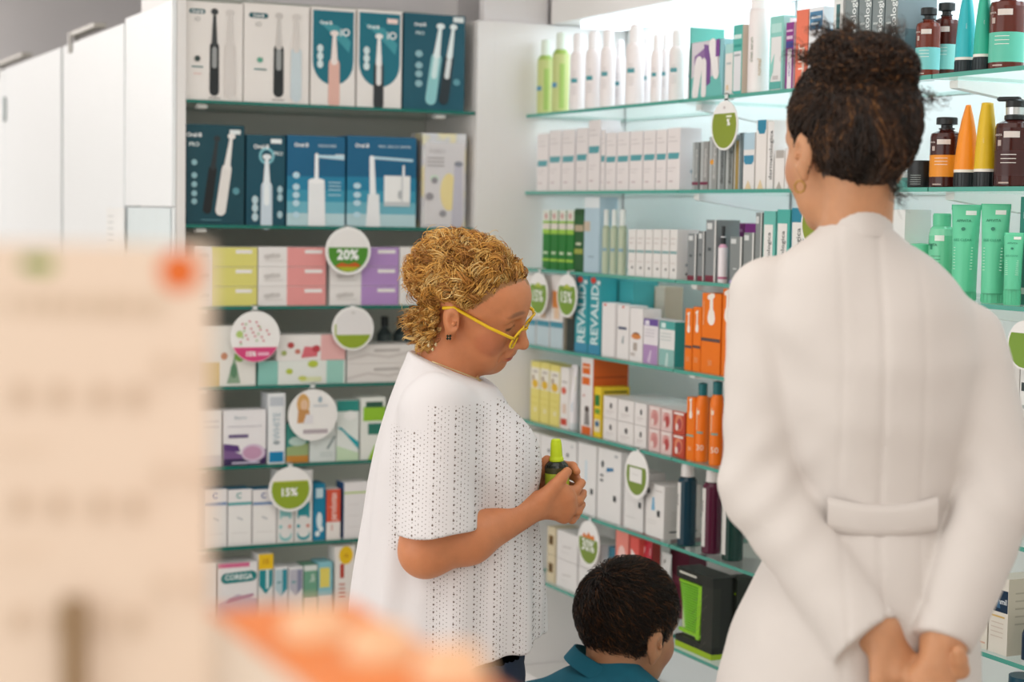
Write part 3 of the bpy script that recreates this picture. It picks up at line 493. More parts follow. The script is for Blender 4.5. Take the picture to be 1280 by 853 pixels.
carton('cream_set_box', 'R', 1, 865, 905, 51, .07, 'D9D2DA', [('r', .88, 0, 1, 1, '8FC7D0'), ('p', [(.0, 0), (1, 0), (.9, .4), (.55, .35), (.3, .5), (.0, .35)], '6FBFB8'), ('p', [(.1, .6), (.5, .75), (.9, 1), (.7, 1), (.35, .85), (.1, .75)], '8E6AA0'), ('p', [(.4, .95), (.5, .2), (.62, .25), (.6, .9)], '7A4F93'), ('c', .15, .08, .25, .62, .1, .12, 'EFEAEA'), ('c', .42, .08, .42, .62, .08, .07, 'EFEAEA'), ('c', .8, .4, .68, .9, .09, .12, 'F0ECEC'), ('r', .78, .7, .9, 1, '7A3F90')], 'carton picturing three white tubes on purple and teal', sidec='9CCFD6')
carton('cream_carton', 'R', 1, 907, 917, 55, .05, 'EAE6E2', [('r', 0, .82, 1, 1, 'A9D8D6'), ('r', .2, .1, .5, .2, 'E3C9A8'), ('r', .2, .6, .8, .64, 'B9C4C6')], 'slim white carton right of the three-tube carton', sidec='D9EAEA')
carton('cream_carton', 'R', 1, 917, 929, 31, .05, '4FB3A8', [('r', .1, .05, .9, .62, 'E3E4E8'), ('r', .1, .8, .9, .86, 'D6EEEA'), ('r', .1, .68, .9, .72, '2F9A90'), ('r', .2, .55, .8, .58, 'A9B0B5')], 'turquoise and white carton left of the tall white bottle', sidec='D2C4B4')
bottle('lotion_bottle', 'R', 1, 938, 964, -12, [(0, 0, WB), (.95, 0, WB), (1, .02, WB), (1, .75, WB), (.97, .79, WB), (.8, .82, WB)], [(.86, .815, WC), (.86, .98, WC), (.6, 1, WC), (0, 1, WC)], 'tallest white bottle, rising out of the picture, top shelf', patch=[('t', 'clean serum', -.25, .42, .035, '8F9A8A', 90), ('t', 'normal', .55, .25, .04, 'C9A98A', 90)])
carton('cream_carton', 'R', 1, 963, 980, 20, .06, '8FCFC6', [('r', .12, .0, .88, .72, 'E6E6E6'), ('r', .12, .78, .88, .9, 'B5E0DA'), ('p', [(.12, .35), (.4, .5), (.3, .25), (.12, .15)], '8FCFC6'), ('r', .3, .15, .7, .2, 'C9C4C4'), ('r', .1, .02, .9, .12, '5FB0A8')], 'mint framed carton right of the tall white bottle', rops=[('r', .1, 0, .9, .97, 'F0ECEC'), ('r', 0, 0, .25, 1, 'A5D8D0')])
carton('cream_carton', 'R', 1, 983, 993, 28, .05, '8C2F86', [('r', .25, 0, .8, .6, 'EDE9EE'), ('r', .05, .62, .95, .72, '3F3F8F'), ('r', .1, .75, .9, .8, 'E3C6E0'), ('r', .1, .86, .9, .89, 'D9B5D6'), ('t', 'serum', .65, .3, .3, '6A5AA0', 90, 0, .5)], 'narrow purple carton beside the coral one', sidec='D9C9D8')
carton('cream_carton', 'R', 1, 996, 1011, 12, .05, 'E9785C', [('r', .55, .1, .75, .5, 'F3C9B8'), ('t', 'LIFT', .75, .4, .5, 'FBE3D8', 90, .01)], 'coral orange carton beside the blue and white one', sidec='E58A72')
carton('cream_carton', 'R', 1, 1012, 1030, 9, .07, 'E8EAEE', [('r', .05, .72, .95, .95, '4A86AE'), ('r', .15, .86, .85, .89, 'DCE8F0'), ('r', .15, .78, .7, .81, 'DCE8F0'), ('r', .2, .3, .6, .33, 'B9C4CC')], 'white carton with blue top panel left of the grey cartons', sidec='DDE6EA', rops=[('r', .15, .5, .85, .72, '5F93B5')], topc='2A3338')
carton('cream_carton', 'R', 1, 1043, 1055, -20, .05, 'E4E6E4', [('r', .3, .55, .7, .8, '3F6F72'), ('r', .3, .25, .7, .4, '8FA5A5')], 'white carton with dark green strip left of grey cartons')
for k, (a, b) in enumerate(((1058, 1074), (1075, 1091), (1092, 1107), (1108, 1124))):
    carton('serum_carton', 'R', 1, a, b, -28, .09, '7F8A8C', [('t', 'dermatologica', .85, .55, .42, 'E6ECEC', 90, .01, .85), ('r', .1, .55, .5, .57, 'C9D2D2')], '%s tall grey carton with vertical white lettering above the bun' % ORD[k], sidec='76868A', group='tall grey cartons', rops=[('r', .2, .3, .8, .5, '4F6A70')])
BR = 'g:6B2A1A'; BK = 's:171B1C'
def amber(sh, a, b, yt, lab, lo, hi, label, pump=False, body=BR, band=None, txt='APIVITA', **kw):
    capp = [(.5, .83, BK), (.5, .845, BK), (.36, .85, BK), (.36, .89, BK), (.66, .9, BK), (.66, .985, BK), (.62, 1, BK), (0, 1, BK)]
    if pump: capp = [(.5, .74, BK), (.55, .745, BK), (.55, .79, BK), (.45, .8, 'm:C9CDCC'), (.48, .8, 'm:C9CDCC'), (.48, .88, BK), (.5, .885, BK), (.5, .95, BK), (.42, .97, BK), (0, .975, BK)]
    top = .73 if pump else .80
    def spout(mc, R, hh):
        mc.box((-R*.95, -R*.2, .95*hh), (R*.3, R*.2, 1.0*hh), BK, .002)
    return bottle('shampoo_bottle', 'R', sh, a, b, yt, [(0, 0, body), (.95, 0, body), (1, .015, body), (1, lo, lab), (1, hi, body), (1, top-.08, body), (.93, top-.03, body), (.6, top, body), (.42, top+.015, body), (.42, top+.04, body)], capp, label,
                  patch=[('r', -.35, top-.19, .5, top-.12, 'D9CFC8'), ('t', txt, -.72, top-.17, .022, 'D9CFC8'), ('r', -.75, top-.28, -.5, top-.215, 'B9A8A0')]+[('r', -.5, hi-.05-.045*i, .35, hi-.043-.045*i, 'F2EDE6') for i in range(3)]+[('r', -.6, .035, .0, .05, 'C9B5AA')], extra=spout if pump else None, n=24, **kw)
amber(1, 1147, 1176, 10, 's:78C6C4', .1, .42, 'smaller amber bottle with aqua label, left of its twin')
amber(1, 1169, 1199, 4, 's:8ACEC6', .12, .45, 'amber bottle with pale aqua label and black cap beside cyan tube', sb=.055, body='g:4A1C14')
tube_std('hair_tube', 'R', 1, 1197, 1222, -8, 's:2DB5BE', 's:1C2A2E', 'cyan tube standing on a dark cap, top shelf', top_w=.4, spin=.85, caph=.16, band='s:E6E4DC', ops=[('t', 'APIVITA', .55, .5, .06, 'CDEEEE', 90)])
tube_std('hair_tube', 'R', 1, 1220, 1243, -14, 's:2FB093', 's:1C2A2E', 'sea green tube standing on a dark cap, top shelf', top_w=.4, spin=.85, caph=.17, band='s:E6E4DC', ops=[('t', 'APIVITA', .55, .5, .05, 'CDEEEE', 90)])
amber(1, 1240, 1282, -22, 's:5EBFA6', .08, .42, 'large amber bottle with green label at the right edge, top shelf', body='g:5A2114')
# ------------------------------------------------------------------ second shelf
wb2 = [(672, 686, 167, .43), (687, 702, 163, .47), (703, 719, 162, .47), (721, 735, 160, .48), (736, 751, 150, .53), (752, 757, 163, .48), (758, 771, 166, .49), (772, 787, 165, .49), (788, 804, 164, .5), (805, 820, 163, .5), (821, 834, 162, .5), (835, 851, 160, .5)]
for k, (a, b, y, mk) in enumerate(wb2):
    carton('shampoo_carton', 'R', 2, a, b, y, .055, 'EDE6E5', [('p', [(.06, mk), (.88, mk), (.96, mk+.1), (.06, mk+.1)], '5BA3AB'), ('r', .1, .78, .8, .79, 'C9C1C1'), ('r', .1, .85, .6, .86, 'CFC8C8'), ('r', .1, .35, .7, .36, 'D2CACA'), ('r', .1, .3, .5, .31, 'D2CACA'), ('r', .2, .13, .5, .15, 'C9B5B8')], '%s white carton with teal block from the corner, second shelf' % ORD[k], group='white teal-block cartons', sidec='E6E2E4', rops=[('e', .6, .3, .12, .03, 'A9B5C0')])
gs = [(866, 874, 178, '8F9494'), (876, 886, 177, '9A9A98'), (887, 897, 171, '9C9E9C'), (898, 907, 168, '8C9292'), (908, 917, 172, '949894'), (918, 924, 176, 'A58A4A'), (924, 929, 166, '6F7C80')]
for k, (a, b, y, c) in enumerate(gs):
    ops = [('r', .1, 0, .35, 1, 'B9BEBE')]
    if k < 2: ops += [('r', 0, .1, 1, .16, '7A2F4A'), ('t', 'dermatologica', .8, .55, .3, 'E6E6E4', 90, 0, .6)]
    elif k == 2: ops += [('e', .4, .52, .25, .05, 'E09A2F'), ('t', 'dermatologica', .8, .5, .3, 'E6E6E4', 90, 0, .6)]
    elif k < 5: ops += [('t', 'dermatologica', .8, .5, .42, '2E3436', 90, .01, .8)]
    carton('serum_carton', 'R', 2, a, b, y, .06, c, ops, '%s slim grey carton from the white cartons, second shelf' % ORD[k], group='slim grey cartons, second shelf')
disc_tag('price_tag', 'R', 906, 157, 62, [halfdisc(.5, .5, .46, 148, 392, '8A9A33'), ('t', '%', .66, .5, .13, 'FFFFFF', 0, .03), ('r', .58, .66, .78, .7, 'E9EDD8'), ('e', .5, .86, .04, .03, 'CFC8C8')], 'green-bottomed round tag beside the coat wearer’s hair, second shelf'.replace('’', "'"), sh=1)
carton('serum_carton', 'R', 2, 930, 944, 166, .06, 'EBE8E6', [('r', 0, .7, 1, 1, 'B5CFDD'), ('p', [(.05, .48), (.95, .48), (.95, .6), (.05, .6)], '3F8FB0'), ('p', [(.2, .44), (.8, .44), (.95, .52), (.05, .52)], '3F8FB0'), ('p', [(.2, 0), (.8, 0), (.5, .16)], 'E6CFA8')], 'white carton with small blue shield, second shelf')
carton('serum_carton', 'R', 2, 946, 959, 150, .06, 'EDE8E4', [('p', [(.1, .86), (.95, .86), (.95, 1), (.1, 1)], '2F86A5'), ('p', [(.3, .8), (.8, .8), (.95, .88), (.1, .88)], '2F86A5'), ('p', [(.2, 0), (.8, 0), (.5, .14)], 'E6CFA8')], 'taller white carton with blue top shield, second shelf')
carton('serum_carton', 'R', 2, 960, 968, 152, .06, 'EBE8E6', [('t', 'dermatologica', .85, .5, .55, '2E3436', 90, .01, .92)], 'white carton with dark vertical lettering near the ear')
carton('serum_carton', 'R', 2, 969, 981, 188, .06, 'EDE9E6', [('p', [(.1, .8), (.95, .8), (.95, 1), (.1, 1)], 'B5AFAA'), ('p', [(.2, 0), (.8, 0), (.5, .2)], 'B5ADA5')], 'short white carton with grey shield near the ear')
carton('serum_carton', 'R', 2, 982, 998, 185, .06, 'EDEAE8', [('p', [(.2, 0), (.8, 0), (.5, .2)], 'C4BEB6')], 'white carton half hidden behind the dark-haired head')
bottle('mask_jar', 'R', 2, 1110, 1140, 214, [(0, 0, 's:6FB5AE'), (.95, 0, 's:6FB5AE'), (1, .1, 's:6FB5AE'), (1, .6, 's:6FB5AE')], [(1.02, .6, 's:E3E6E4'), (1.02, .95, 's:E3E6E4'), (.95, 1, 's:E3E6E4'), (0, 1, 's:E3E6E4')], 'low aqua jar with white lid behind the nape curl', cat='jar', capname='lid')
bottle('mask_jar', 'R', 2, 1136, 1166, 201, [(0, 0, 's:15191A'), (.95, 0, 's:1A1F20'), (1, .05, 's:1A1F20'), (1, .55, 's:15191A')], [(1.03, .55, BK), (1.03, .96, BK), (.98, 1, BK), (0, 1, BK)], 'black cosmetic jar left of the orange-label bottle', cat='jar', capname='lid', patch=[('r', -.6, .12+.08*i, .3, .14+.08*i, '8F9896') for i in range(5)])
amber(2, 1165, 1203, 147, 's:E58F1E', .15, .46, 'amber bottle with orange label beside the orange tube', body='g:3E1712')
tube_std('hair_tube', 'R', 2, 1196, 1225, 132, 's:F2901A', 's:22292B', 'orange tube standing on a dark cap, second shelf', top_w=.22, spin=.9, caph=.18, band='s:EDE8DC')
tube_std('hair_tube', 'R', 2, 1221, 1248, 129, 's:DDB61A', 's:22292B', 'yellow tube standing on a dark cap, second shelf', top_w=.5, spin=.8, caph=.18, band='s:EDE8DC', ops=[('t', 'APIVITA', .45, .45, .055, 'F5E9A8', 90)])
amber(2, 1247, 1292, 121, 's:3E1A18', .12, .4, 'dark amber pump bottle with pink line at the right edge', pump=True, body='g:3E1712').data.materials.append(M('s:D98AA0'))
# ------------------------------------------------------------------ third shelf
for k, (a, b) in enumerate(((679, 688), (689, 698), (699, 708), (709, 718))):
    carton('plant_carton', 'R', 3, a, b, 263, .05, '1E7A2E', [('r', 0, .82, 1, 1, 'E3E6DA'), ('r', 0, .78, 1, .82, '8FC23A'), ('r', 0, .68, 1, .78, 'E3DCD2'), ('r', 0, .6, 1, .68, '9CCB4A'), ('r', 0, .14, 1, .18, 'A5D04A'), ('r', .2, .26, .8, .3, 'CFE3C0'), ('e', .5, .9, .2, .05, 'D2A5A0')], '%s bright green carton from the corner, third shelf' % ORD[k], group='bright green cartons')
carton('plant_carton', 'R', 3, 719, 730, 261, .05, '1F5A2C', [('r', 0, .9, 1, 1, '174A22'), ('r', 0, .64, 1, .74, 'B5A58A'), ('r', 0, .28, 1, .36, '9CA54A'), ('r', .2, .42, .8, .46, 'CFD6B8')], 'dark green carton between green cartons and pale blue one')
carton('plant_carton', 'R', 3, 731, 750, 247, .05, 'B5CDDA', [('r', 0, .86, 1, 1, 'E2E9EC'), ('r', 0, .55, .4, .68, 'C9B9A5'), ('r', .3, .2, .7, .22, '8FA9B8')], 'tall pale blue carton on the third shelf')
for k, (a, b) in enumerate(((754, 763), (764, 773), (774, 784))):
    bottle('tonic_bottle', 'R', 3, a, b, 262, [(0, 0, 's:BFC7B0'), (.95, 0, 's:BFC7B0'), (1, .03, 's:B5BFA5'), (1, .7, 's:A9B59A'), (.6, .76, 's:A9B59A')], [(.7, .75, 's:DDE2DE'), (.7, 1, 's:DDE2DE'), (0, 1, 's:E6E9E6')], '%s grey green tonic bottle right of the pale blue carton' % ORD[k], group='grey green tonic bottles', patch=[('r', -.6, .35, .6, .4, 's:7FA0B0')])
xs = [786, 796, 807, 817, 828, 838, 848]
for k in range(6):
    carton('ampoule_carton', 'R', 3, xs[k], xs[k+1]-1, 287, .06, 'E9E6E3', [('r', 0, .5, 1, .56, '8FB0B0'), ('e', .6, .18, .12, .03, '6A6668'), ('r', .15, .8, .8, .82, 'CFC4C0'), ('r', .15, .7, .7, .72, 'CFC4C0'), ('r', .2, .3, .8, .32, 'D6CCC8')], '%s white carton with pale teal band, third shelf' % ORD[k], group='white cartons with pale teal band', rops=[('e', .5, .1, .12, .03, '6A6668'), ('e', .5, .28, .14, .035, 'A9B0B5')])
for k, (a, b, y) in enumerate(((860, 871, 292), (873, 881, 289), (883, 896, 275))):
    carton('serum_carton', 'R', 3, a, b, y, .06, '83888A', [('r', 0, 0, 1, .1, '7A2A3E'), ('r', .1, .85, .6, .95, 'D9DCDC'), ('r', .85, 0, 1, 1, 'DCDCDA'), ('r', .25, .5, .55, .55, '4F5658')], '%s grey carton with wine-red foot, third shelf' % ORD[k], group='grey cartons with wine-red foot')
carton('makeup_box', 'R', 3, 898, 932, 279, .05, '8C2F82', [('r', .1, .7, .5, .78, 'D9A5D2'), ('r', .55, .85, .9, .9, 'C987C2')], 'purple carton standing behind the pink-tipped tube', sb=.09, h=.13)
bottle('serum_vial', 'R', 3, 899, 910, 283, [(0, 0, 's:E6DDE2'), (.95, 0, 's:E6DDE2'), (1, .06, 's:B5587F'), (1, .1, 's:EDE6EA'), (1, .62, 's:D9A5BE'), (.6, .68, 's:E3DDE2')], [(.6, .67, 's:2A2E30'), (.6, .8, 's:D9D6D8'), (.4, .82, 's:2A2E30'), (.4, 1, 's:2A2E30'), (0, 1, 's:2A2E30')], 'small white and pink vial in front of the purple carton')
for k, (a, b, y) in enumerate(((913, 928, 296), (930, 943, 291), (945, 953, 266))):
    carton('serum_carton', 'R', 3, a, b, y, .06, '868C8C', [('r', .05, .85, .5, .95, 'D9DCDC'), ('r', .85, 0, 1, 1, 'DCDCDA'), ('r', 0, 0, 1, .07, 'A59ACB' if k == 0 else '6F7678'), ('r', .3, .3, .6, .33, 'C9CECE')], '%s grey carton right of the small pink vial' % ORD[k], group='grey cartons right of the vial')
for k, (a, b, y, c) in enumerate(((955, 970, 264, '6FBFB5'), (972, 988, 262, '4FB0A6'), (990, 1009, 260, '2A86A0'))):
    carton('sun_serum_carton', 'R', 3, a, b, y, .06, c, [('r', .05, 0, .8, .82, 'EDEBE8'), ('t', 'dermatologica', .62, .4, .28, '3E4446', 90, .01, .7)], '%s carton with dark vertical lettering' % ('pale teal' if k == 0 else 'mid teal' if k == 1 else 'deep blue green'), group='teal-topped lettered cartons')
disc_tag('price_tag', 'R', 1021, 280, 66, [halfdisc(.5, .5, .46, 148, 392, '8A9A33')], 'green-bottomed round tag half hidden by the white coat collar', sh=2)
carton('cream_carton', 'R', 3, 1104, 1132, 262, .06, 'E3E6E4', [('r', .88, .35, .98, .45, '3A4446')], 'white carton behind the coat collar, third shelf')
MG = 's:5FC79A'
bottle('gel_jar', 'R', 3, 1138, 1166, 304, [(0, 0, 's:B9E0CE'), (.95, 0, 's:B9E0CE'), (1, .1, 's:B9E0CE'), (1, .72, 's:B9E0CE')], [(1.03, .7, MG), (1.03, .98, MG), (0, 1, MG)], 'jar with mint lid peeking over the coat shoulder', cat='jar', capname='lid')
bottle('gel_bottle', 'R', 3, 1163, 1193, 267, [(0, 0, 'g:55C092'), (.95, 0, 'g:55C092'), (1, .03, 'g:6CCB9F'), (1, .74, 'g:7FD2AC'), (.9, .82, 'g:6CCB9F'), (.66, .86, 'g:6CCB9F')], [(.72, .855, MG), (.72, .98, MG), (.66, 1, MG), (0, 1, MG)], 'mint green gel bottle left of the two big tubes', patch=[('r', -.3, .68, .45, .745, 'E6EDE6'), ('t', 'APIVITA', -.6, .62, .03, '2E6F58'), ('r', -.75, .58, -.5, .64, '2E8A68')]+[('r', -.6, .5-.04*i, .2, .507-.04*i, '3E8F70') for i in range(3)])
def mint_tube(a, b, yt, lab, sb=0.0, small=False):
    return tube_std('gel_tube', 'R', 3, a, b, yt, 's:63CDA0', 's:5FC79A', lab, top_w=1.0, bot=.84, top_d=1, caph=.1 if not small else .22, sb=sb, spin=.75,
        ops=[('r', .0, .94, 1, 1.0, 's:3FB58A'), ('r', .5, .88, .85, .93, 'E9EDE6'), ('t', 'APIVITA', .45, .8, .03, '1F6A55', 0, 0, .5), ('e', .45, .72, .07, .02, '2E7F66'), ('t', 'BEE CLEAR', .45, .58, .028, '2E8F70', 0, 0, .6)]+[('r', .15, .5-.035*i, .8, .508-.035*i, 'BFEBD5') for i in range(8)])
mint_tube(1191, 1226, 256, 'left of the two big mint green tubes')
mint_tube(1228, 1263, 255, 'right of the two big mint green tubes')
mint_tube(1256, 1280, 291, 'small mint green tube in front of the dark teal carton', sb=-.012, small=True)
carton('gel_carton', 'R', 3, 1276, 1300, 246, .07, '1F7F70', [('r', 0, .1, 1, .16, 'CFE6DE'), ('r', .2, .8, .8, .86, 'CFE6DE')], 'dark teal carton at the right edge, third shelf', sb=.03)
# ------------------------------------------------------------------ fourth shelf
for k, (a, b) in enumerate(((655, 671), (672, 688), (689, 705))):
    carton('sun_cream_carton', 'R', 4, a, b, 344, .05, 'EAE4E0', [('r', 0, 0, 1, .3, 'BFD2DA'), ('r', 0, .28, 1, .36, '3F8FA5'), ('r', .15, .55, .8, .78, 'D98A4A' if k else '3F9AA8'), ('r', .3, .4, .7, .55, 'E9C9A8'), ('r', 0, .36, 1, .38, 'F2EFEC')], '%s white carton with blue foot behind the two 15%% tags' % ORD[k], group='white cartons with blue foot')
carton('tonic_carton', 'R', 4, 706, 719, 358, .05, '2A3330', [('r', .2, .5, .8, .7, 'B9A58A'), ('r', 0, 0, .3, 1, '6F6A5A')], 'dark carton between the 15% tag and the teal cartons')
for k, (px, py) in enumerate(((673, 368), (709, 370))):
    disc_tag('price_tag', 'R', px, py, 54, [halfdisc(.5, .5, .45, 150, 390, '7C9E3A'), ('p', [(.3, .68), (.5, .78), (.7, .7), (.7, .66)], 'B5C24A'), ('t', '15%', .5, .34, .26, 'FFFFFF', 0, .012, .86)], 'round tag reading 15%% %s, fourth shelf' % ('nearest the yellow glasses' if k == 0 else 'beside the teal cartons'), sh=3)
for k, (a, b, y) in enumerate(((720, 736, 343), (737, 752, 344))):
    carton('hair_vitamin_carton', 'R', 4, a, b, y, .045, '2F9AA5', [('t', 'REVALID', .78, .5, .6, 'D9ECEE', 90, .02, .75), ('e', .35, .93, .22, .04, 'D9402F'), ('r', 0, 0, 1, .12, '3F8FB0'), ('r', .65, .88, .95, .93, 'D6E6E8')], '%s of the two teal cartons with tall vertical letters' % ('left' if k == 0 else 'right'), group='teal lettered cartons', sidec='3AA5AE')
for k, (a, b, y) in enumerate(((756, 773, 347), (774, 792, 351))):
    carton('hair_vitamin_carton', 'R', 4, a, b, y, .07, '42A3AA', [('r', 0, 0, 1, .3, '378FA0')], '%s plain teal carton behind the white cartons' % ORD[k], sb=.05, sidec='4FB0B5', group='plain teal cartons at the back')
for k, (a, b, y) in enumerate(((753, 771, 379), (772, 787, 382), (788, 804, 386))):
    carton('serum_carton', 'R', 4, a, b, y, .05-.012*(k == 0), 'EDE9E8', ([('e', .2, .96, .1, .02, 'D9604A'), ('r', .9, 0, 1, 1, 'D9D4D4')] if k == 0 else [('r', .1, .55, .8, .6, '3F4A6A'), ('c', .5, .32, .55, .42, .08, .04, '9AA5A8'), ('e', .5, .97, .1, .02, 'D9604A')] if k == 1 else [('e', .5, .5, .3, .05, '7A4A30'), ('e', .5, .47, .38, .05, 'D9894A'), ('r', .3, .2, .6, .35, 'B5A9A0'), ('r', .1, .1, .45, .16, 'C9C0BC')]), '%s white carton in front of the plain teal ones' % ORD[k], group='white cartons before the teal ones')
carton('serum_carton', 'R', 4, 806, 832, 358, .05, 'D6C4AE', [('r', .1, .45, .5, .95, 'A8692F'), ('r', .18, .6, .42, .85, '5A3418'), ('r', .55, 0, 1, 1, 'DDD2C4')], 'beige carton with a brown bottle picture at the back', sb=.11)
carton('serum_carton', 'R', 4, 805, 823, 399, .05, 'EBE6EA', [('r', 0, .85, 1, 1, '6A4F9A'), ('r', .1, .86, .4, .96, 'E6E0EC'), ('r', 0, 0, 1, .42, 'B08FBE'), ('p', [(.3, .05), (.5, .3), (.6, .3), (.5, .0)], 'D6C2DC')]+bars(.1, .8, (.75, .68, .61), 'B9B4BC', .012), 'white and lilac carton beside its teal twin')
carton('serum_carton', 'R', 4, 825, 844, 402, .05, 'EAEAE8', [('r', 0, .82, 1, 1, '4FA5A0'), ('r', .1, .85, .4, .96, 'D9ECEA'), ('r', 0, 0, 1, .38, '8FBDB8'), ('p', [(.4, .0), (.5, .3), (.6, .3), (.6, .0)], 'C9E0DC')]+bars(.1, .8, (.72, .65, .58), 'A9B8B8', .012), 'white and teal carton beside its lilac twin', sidec='2F9A98', rops=[('r', 0, 0, 1, 1, '2F9A98')])
OR = 'F47A10'
def drop(u, v0, v1): return [('c', u, v0+.03, u, v0+.08, .2, .17, 'FDF3EA'), ('c', u, v0+.08, u, v1, .09, .08, 'FDF3EA'), ('c', u-.14, v1-.02, u+.1, v1, .07, .07, 'FDF3EA')]
carton('sun_cream_carton', 'R', 4, 857, 866, 386, .05, OR, drop(.5, .62, .93)+[('r', .0, .36, 1, .4, '5A4A4A'), ('t', '50', .5, .14, .08, 'F8B37A', 0, .01)], 'first short orange sun cream carton', group='short orange cartons')
carton('sun_cream_carton', 'R', 4, 867, 877, 384, .05, OR, drop(.5, .62, .93)+[('r', .0, .36, 1, .4, '5A4A4A'), ('t', '50', .5, .14, .08, 'F8B37A', 0, .01)], 'second short orange sun cream carton, beside the taller one', group='short orange cartons')
carton('sun_cream_carton', 'R', 4, 878, 902, 367, .05, OR, drop(.5, .66, .97)+[('r', .0, .4, 1, .44, '5A4A4A'), ('r', .1, .6, .13, .9, 'F8C79A'), ('t', '50', .5, .1, .07, 'F8B37A', 0, .01)], 'taller orange sun cream carton touching the white sleeve')
carton('sun_cream_carton', 'R', 4, 904, 925, 362, .05, OR, drop(.3, .66, .97), 'orange sun cream carton mostly behind the white sleeve')
# right edge of the fourth shelf
disc_tag('price_tag', 'R', 1281, 432, 62, [halfdisc(.5, .5, .46, 148, 392, '7C9E3A')], 'round tag cut off at the right edge beside the coat', sh=3)
carton('cream_carton', 'R', 4, 1262, 1276, 432, .06, 'E2E0DC', [('r', .2, .85, .9, .95, '2A3030')], 'white carton with dark corner behind the cut-off tag')
carton('cream_carton', 'R', 4, 1277, 1295, 425, .06, 'EAEAE8', [('r', .1, .4, .9, .5, '3A4446'), ('r', .2, .2, .5, .24, 'A9B0B0')], 'white carton behind the cut-off tag at the right edge')
# ------------------------------------------------------------------ fifth shelf
for k, (a, b, y) in enumerate(((664, 675, 452), (676, 687, 454), (688, 700, 457))):
    carton('baby_care_carton', 'R', 5, a, b, y, .05, 'E9DC7E', [('r', 0, .55, 1, .9, 'F0EBDD'), ('e', .5, .63, .35, .07, 'E5B92A'), ('e', .3, .73, .12, .05, 'A98F7A'), ('r', .25, .82, .8, .85, 'B5A9A0'), ('e', .6, .2, .15, .04, 'F2E9C0')]+bars(.1, .9, (.4, .3), 'D9C95A', .01), '%s of the three yellow cartons from the corner' % ORD[k], group='yellow cartons')
carton('baby_care_carton', 'R', 5, 701, 712, 460, .05, 'EFEAE6', [('e', .4, .62, .28, .06, 'D9604A'), ('r', .1, .05, .8, .16, 'C9452F'), ('r', .2, .75, .8, .78, 'C4BCB8'), ('r', .3, .25, .7, .4, 'E3C9B8')], 'white and red carton right of the yellow cartons')
tube_std('toothpaste_tube', 'R', 5, 711, 726, 456, 's:EAE6E8', 's:D5DADC', 'white upright tube with lime and green print', top_w=1.0, bot=.8, caph=.1, rd=.014, ops=[('r', .2, .55, .9, .8, 's:C2CF2F'), ('r', .2, .4, .5, .6, '3A5A3A'), ('r', .3, .2, .8, .35, '7FB5CF')])
carton('lice_treatment_carton', 'R', 5, 727, 742, 447, .1, 'EDE8E6', [('r', .1, .78, .75, .92, 'DE6A1E'), ('r', .1, .64, .75, .74, 'DE6A1E'), ('r', .15, .86, .7, .88, 'F5D2B8'), ('e', .55, .32, .18, .05, '4A3A34'), ('p', [(.35, .12), (.8, .12), (.7, .3), (.4, .3)], '8F8A88'), ('r', .15, .0, .9, .1, 'D9682A'), ('e', .3, .5, .05, .02, 'C9604A')], 'tall white carton with orange side, fifth shelf', rops=[('r', 0, .0, 1, 1, 'D9641E'), ('r', .06, .74, .94, .76, 'B04A14')])
carton('lice_treatment_carton', 'R', 5, 743, 752, 484, .08, 'EBCB2E', [('r', .1, .62, .8, .84, '2A7A3A'), ('r', .15, .46, .85, .56, '6A9A3A'), ('r', .1, .1, .9, .35, 'E6DCC0'), ('e', .5, .26, .3, .06, '3F6A8F')], 'yellow carton with green panel right of the orange one', rops=[('r', .1, .55, .9, .85, 'EFE3C9'), ('e', .5, .68, .25, .1, '8A4A38'), ('r', .1, .88, .9, .93, '8A7A1A')])
bx = [754, 772, 793, 809]
for row, nm in ((0, 'lower'), (1, 'upper')):
    for k in range(3):
        z = None if row == 0 else RZ[5]+GT+.0536
        o, zz = carton('cream_jar_carton', 'R', 5, bx[k], bx[k+1]-1, 530, [.15, .15, .15][k], 'ECE7E5', [('e', .55, .6, .09, .14, '4A4648'), ('r', .2, .3, .75, .34, 'CFC6C4'), ('r', .2, .2, .6, .23, 'D6CECC')], '%s white jar carton of the %s row' % (ORD[k], nm), z0=z, h=.052, group='white jar cartons in two rows', topc='E9E4E2')
px_ = [811, 826, 841]; px_.append(857)
for row, nm in ((0, 'lower'), (1, 'upper')):
    for k in range(3):
        z = None if row == 0 else RZ[5]+GT+.0536
        carton('cream_jar_carton', 'R', 5, px_[k], px_[k+1]-1, 540, .15, 'E6C9C6' if k < 2 else 'C24A35', [('e', .5, .5, .33, .36, 'D99A96' if k < 2 else 'E08A6A'), ('e', .55, .45, .2, .25, 'B84A4A' if k else 'CF8A88'), ('r', .1, .85, .9, .95, 'F0E4E0'), ('e', .35, .3, .12, .16, 'EFD9D4')], '%s pink and red jar carton of the %s row' % (ORD[k], nm), z0=z, h=.052, group='pink and red jar cartons in two rows', topc='E9E2E0')
carton('sun_cream_carton', 'R', 5, 859, 869, 497, .05, OR, drop(.5, .68, .97)+[('r', .05, .38, .95, .41, '8FB5A5'), ('t', '50', .5, .16, .06, 'FBD9B8', 0, .01)], 'orange carton left of the teal-capped sun bottles')
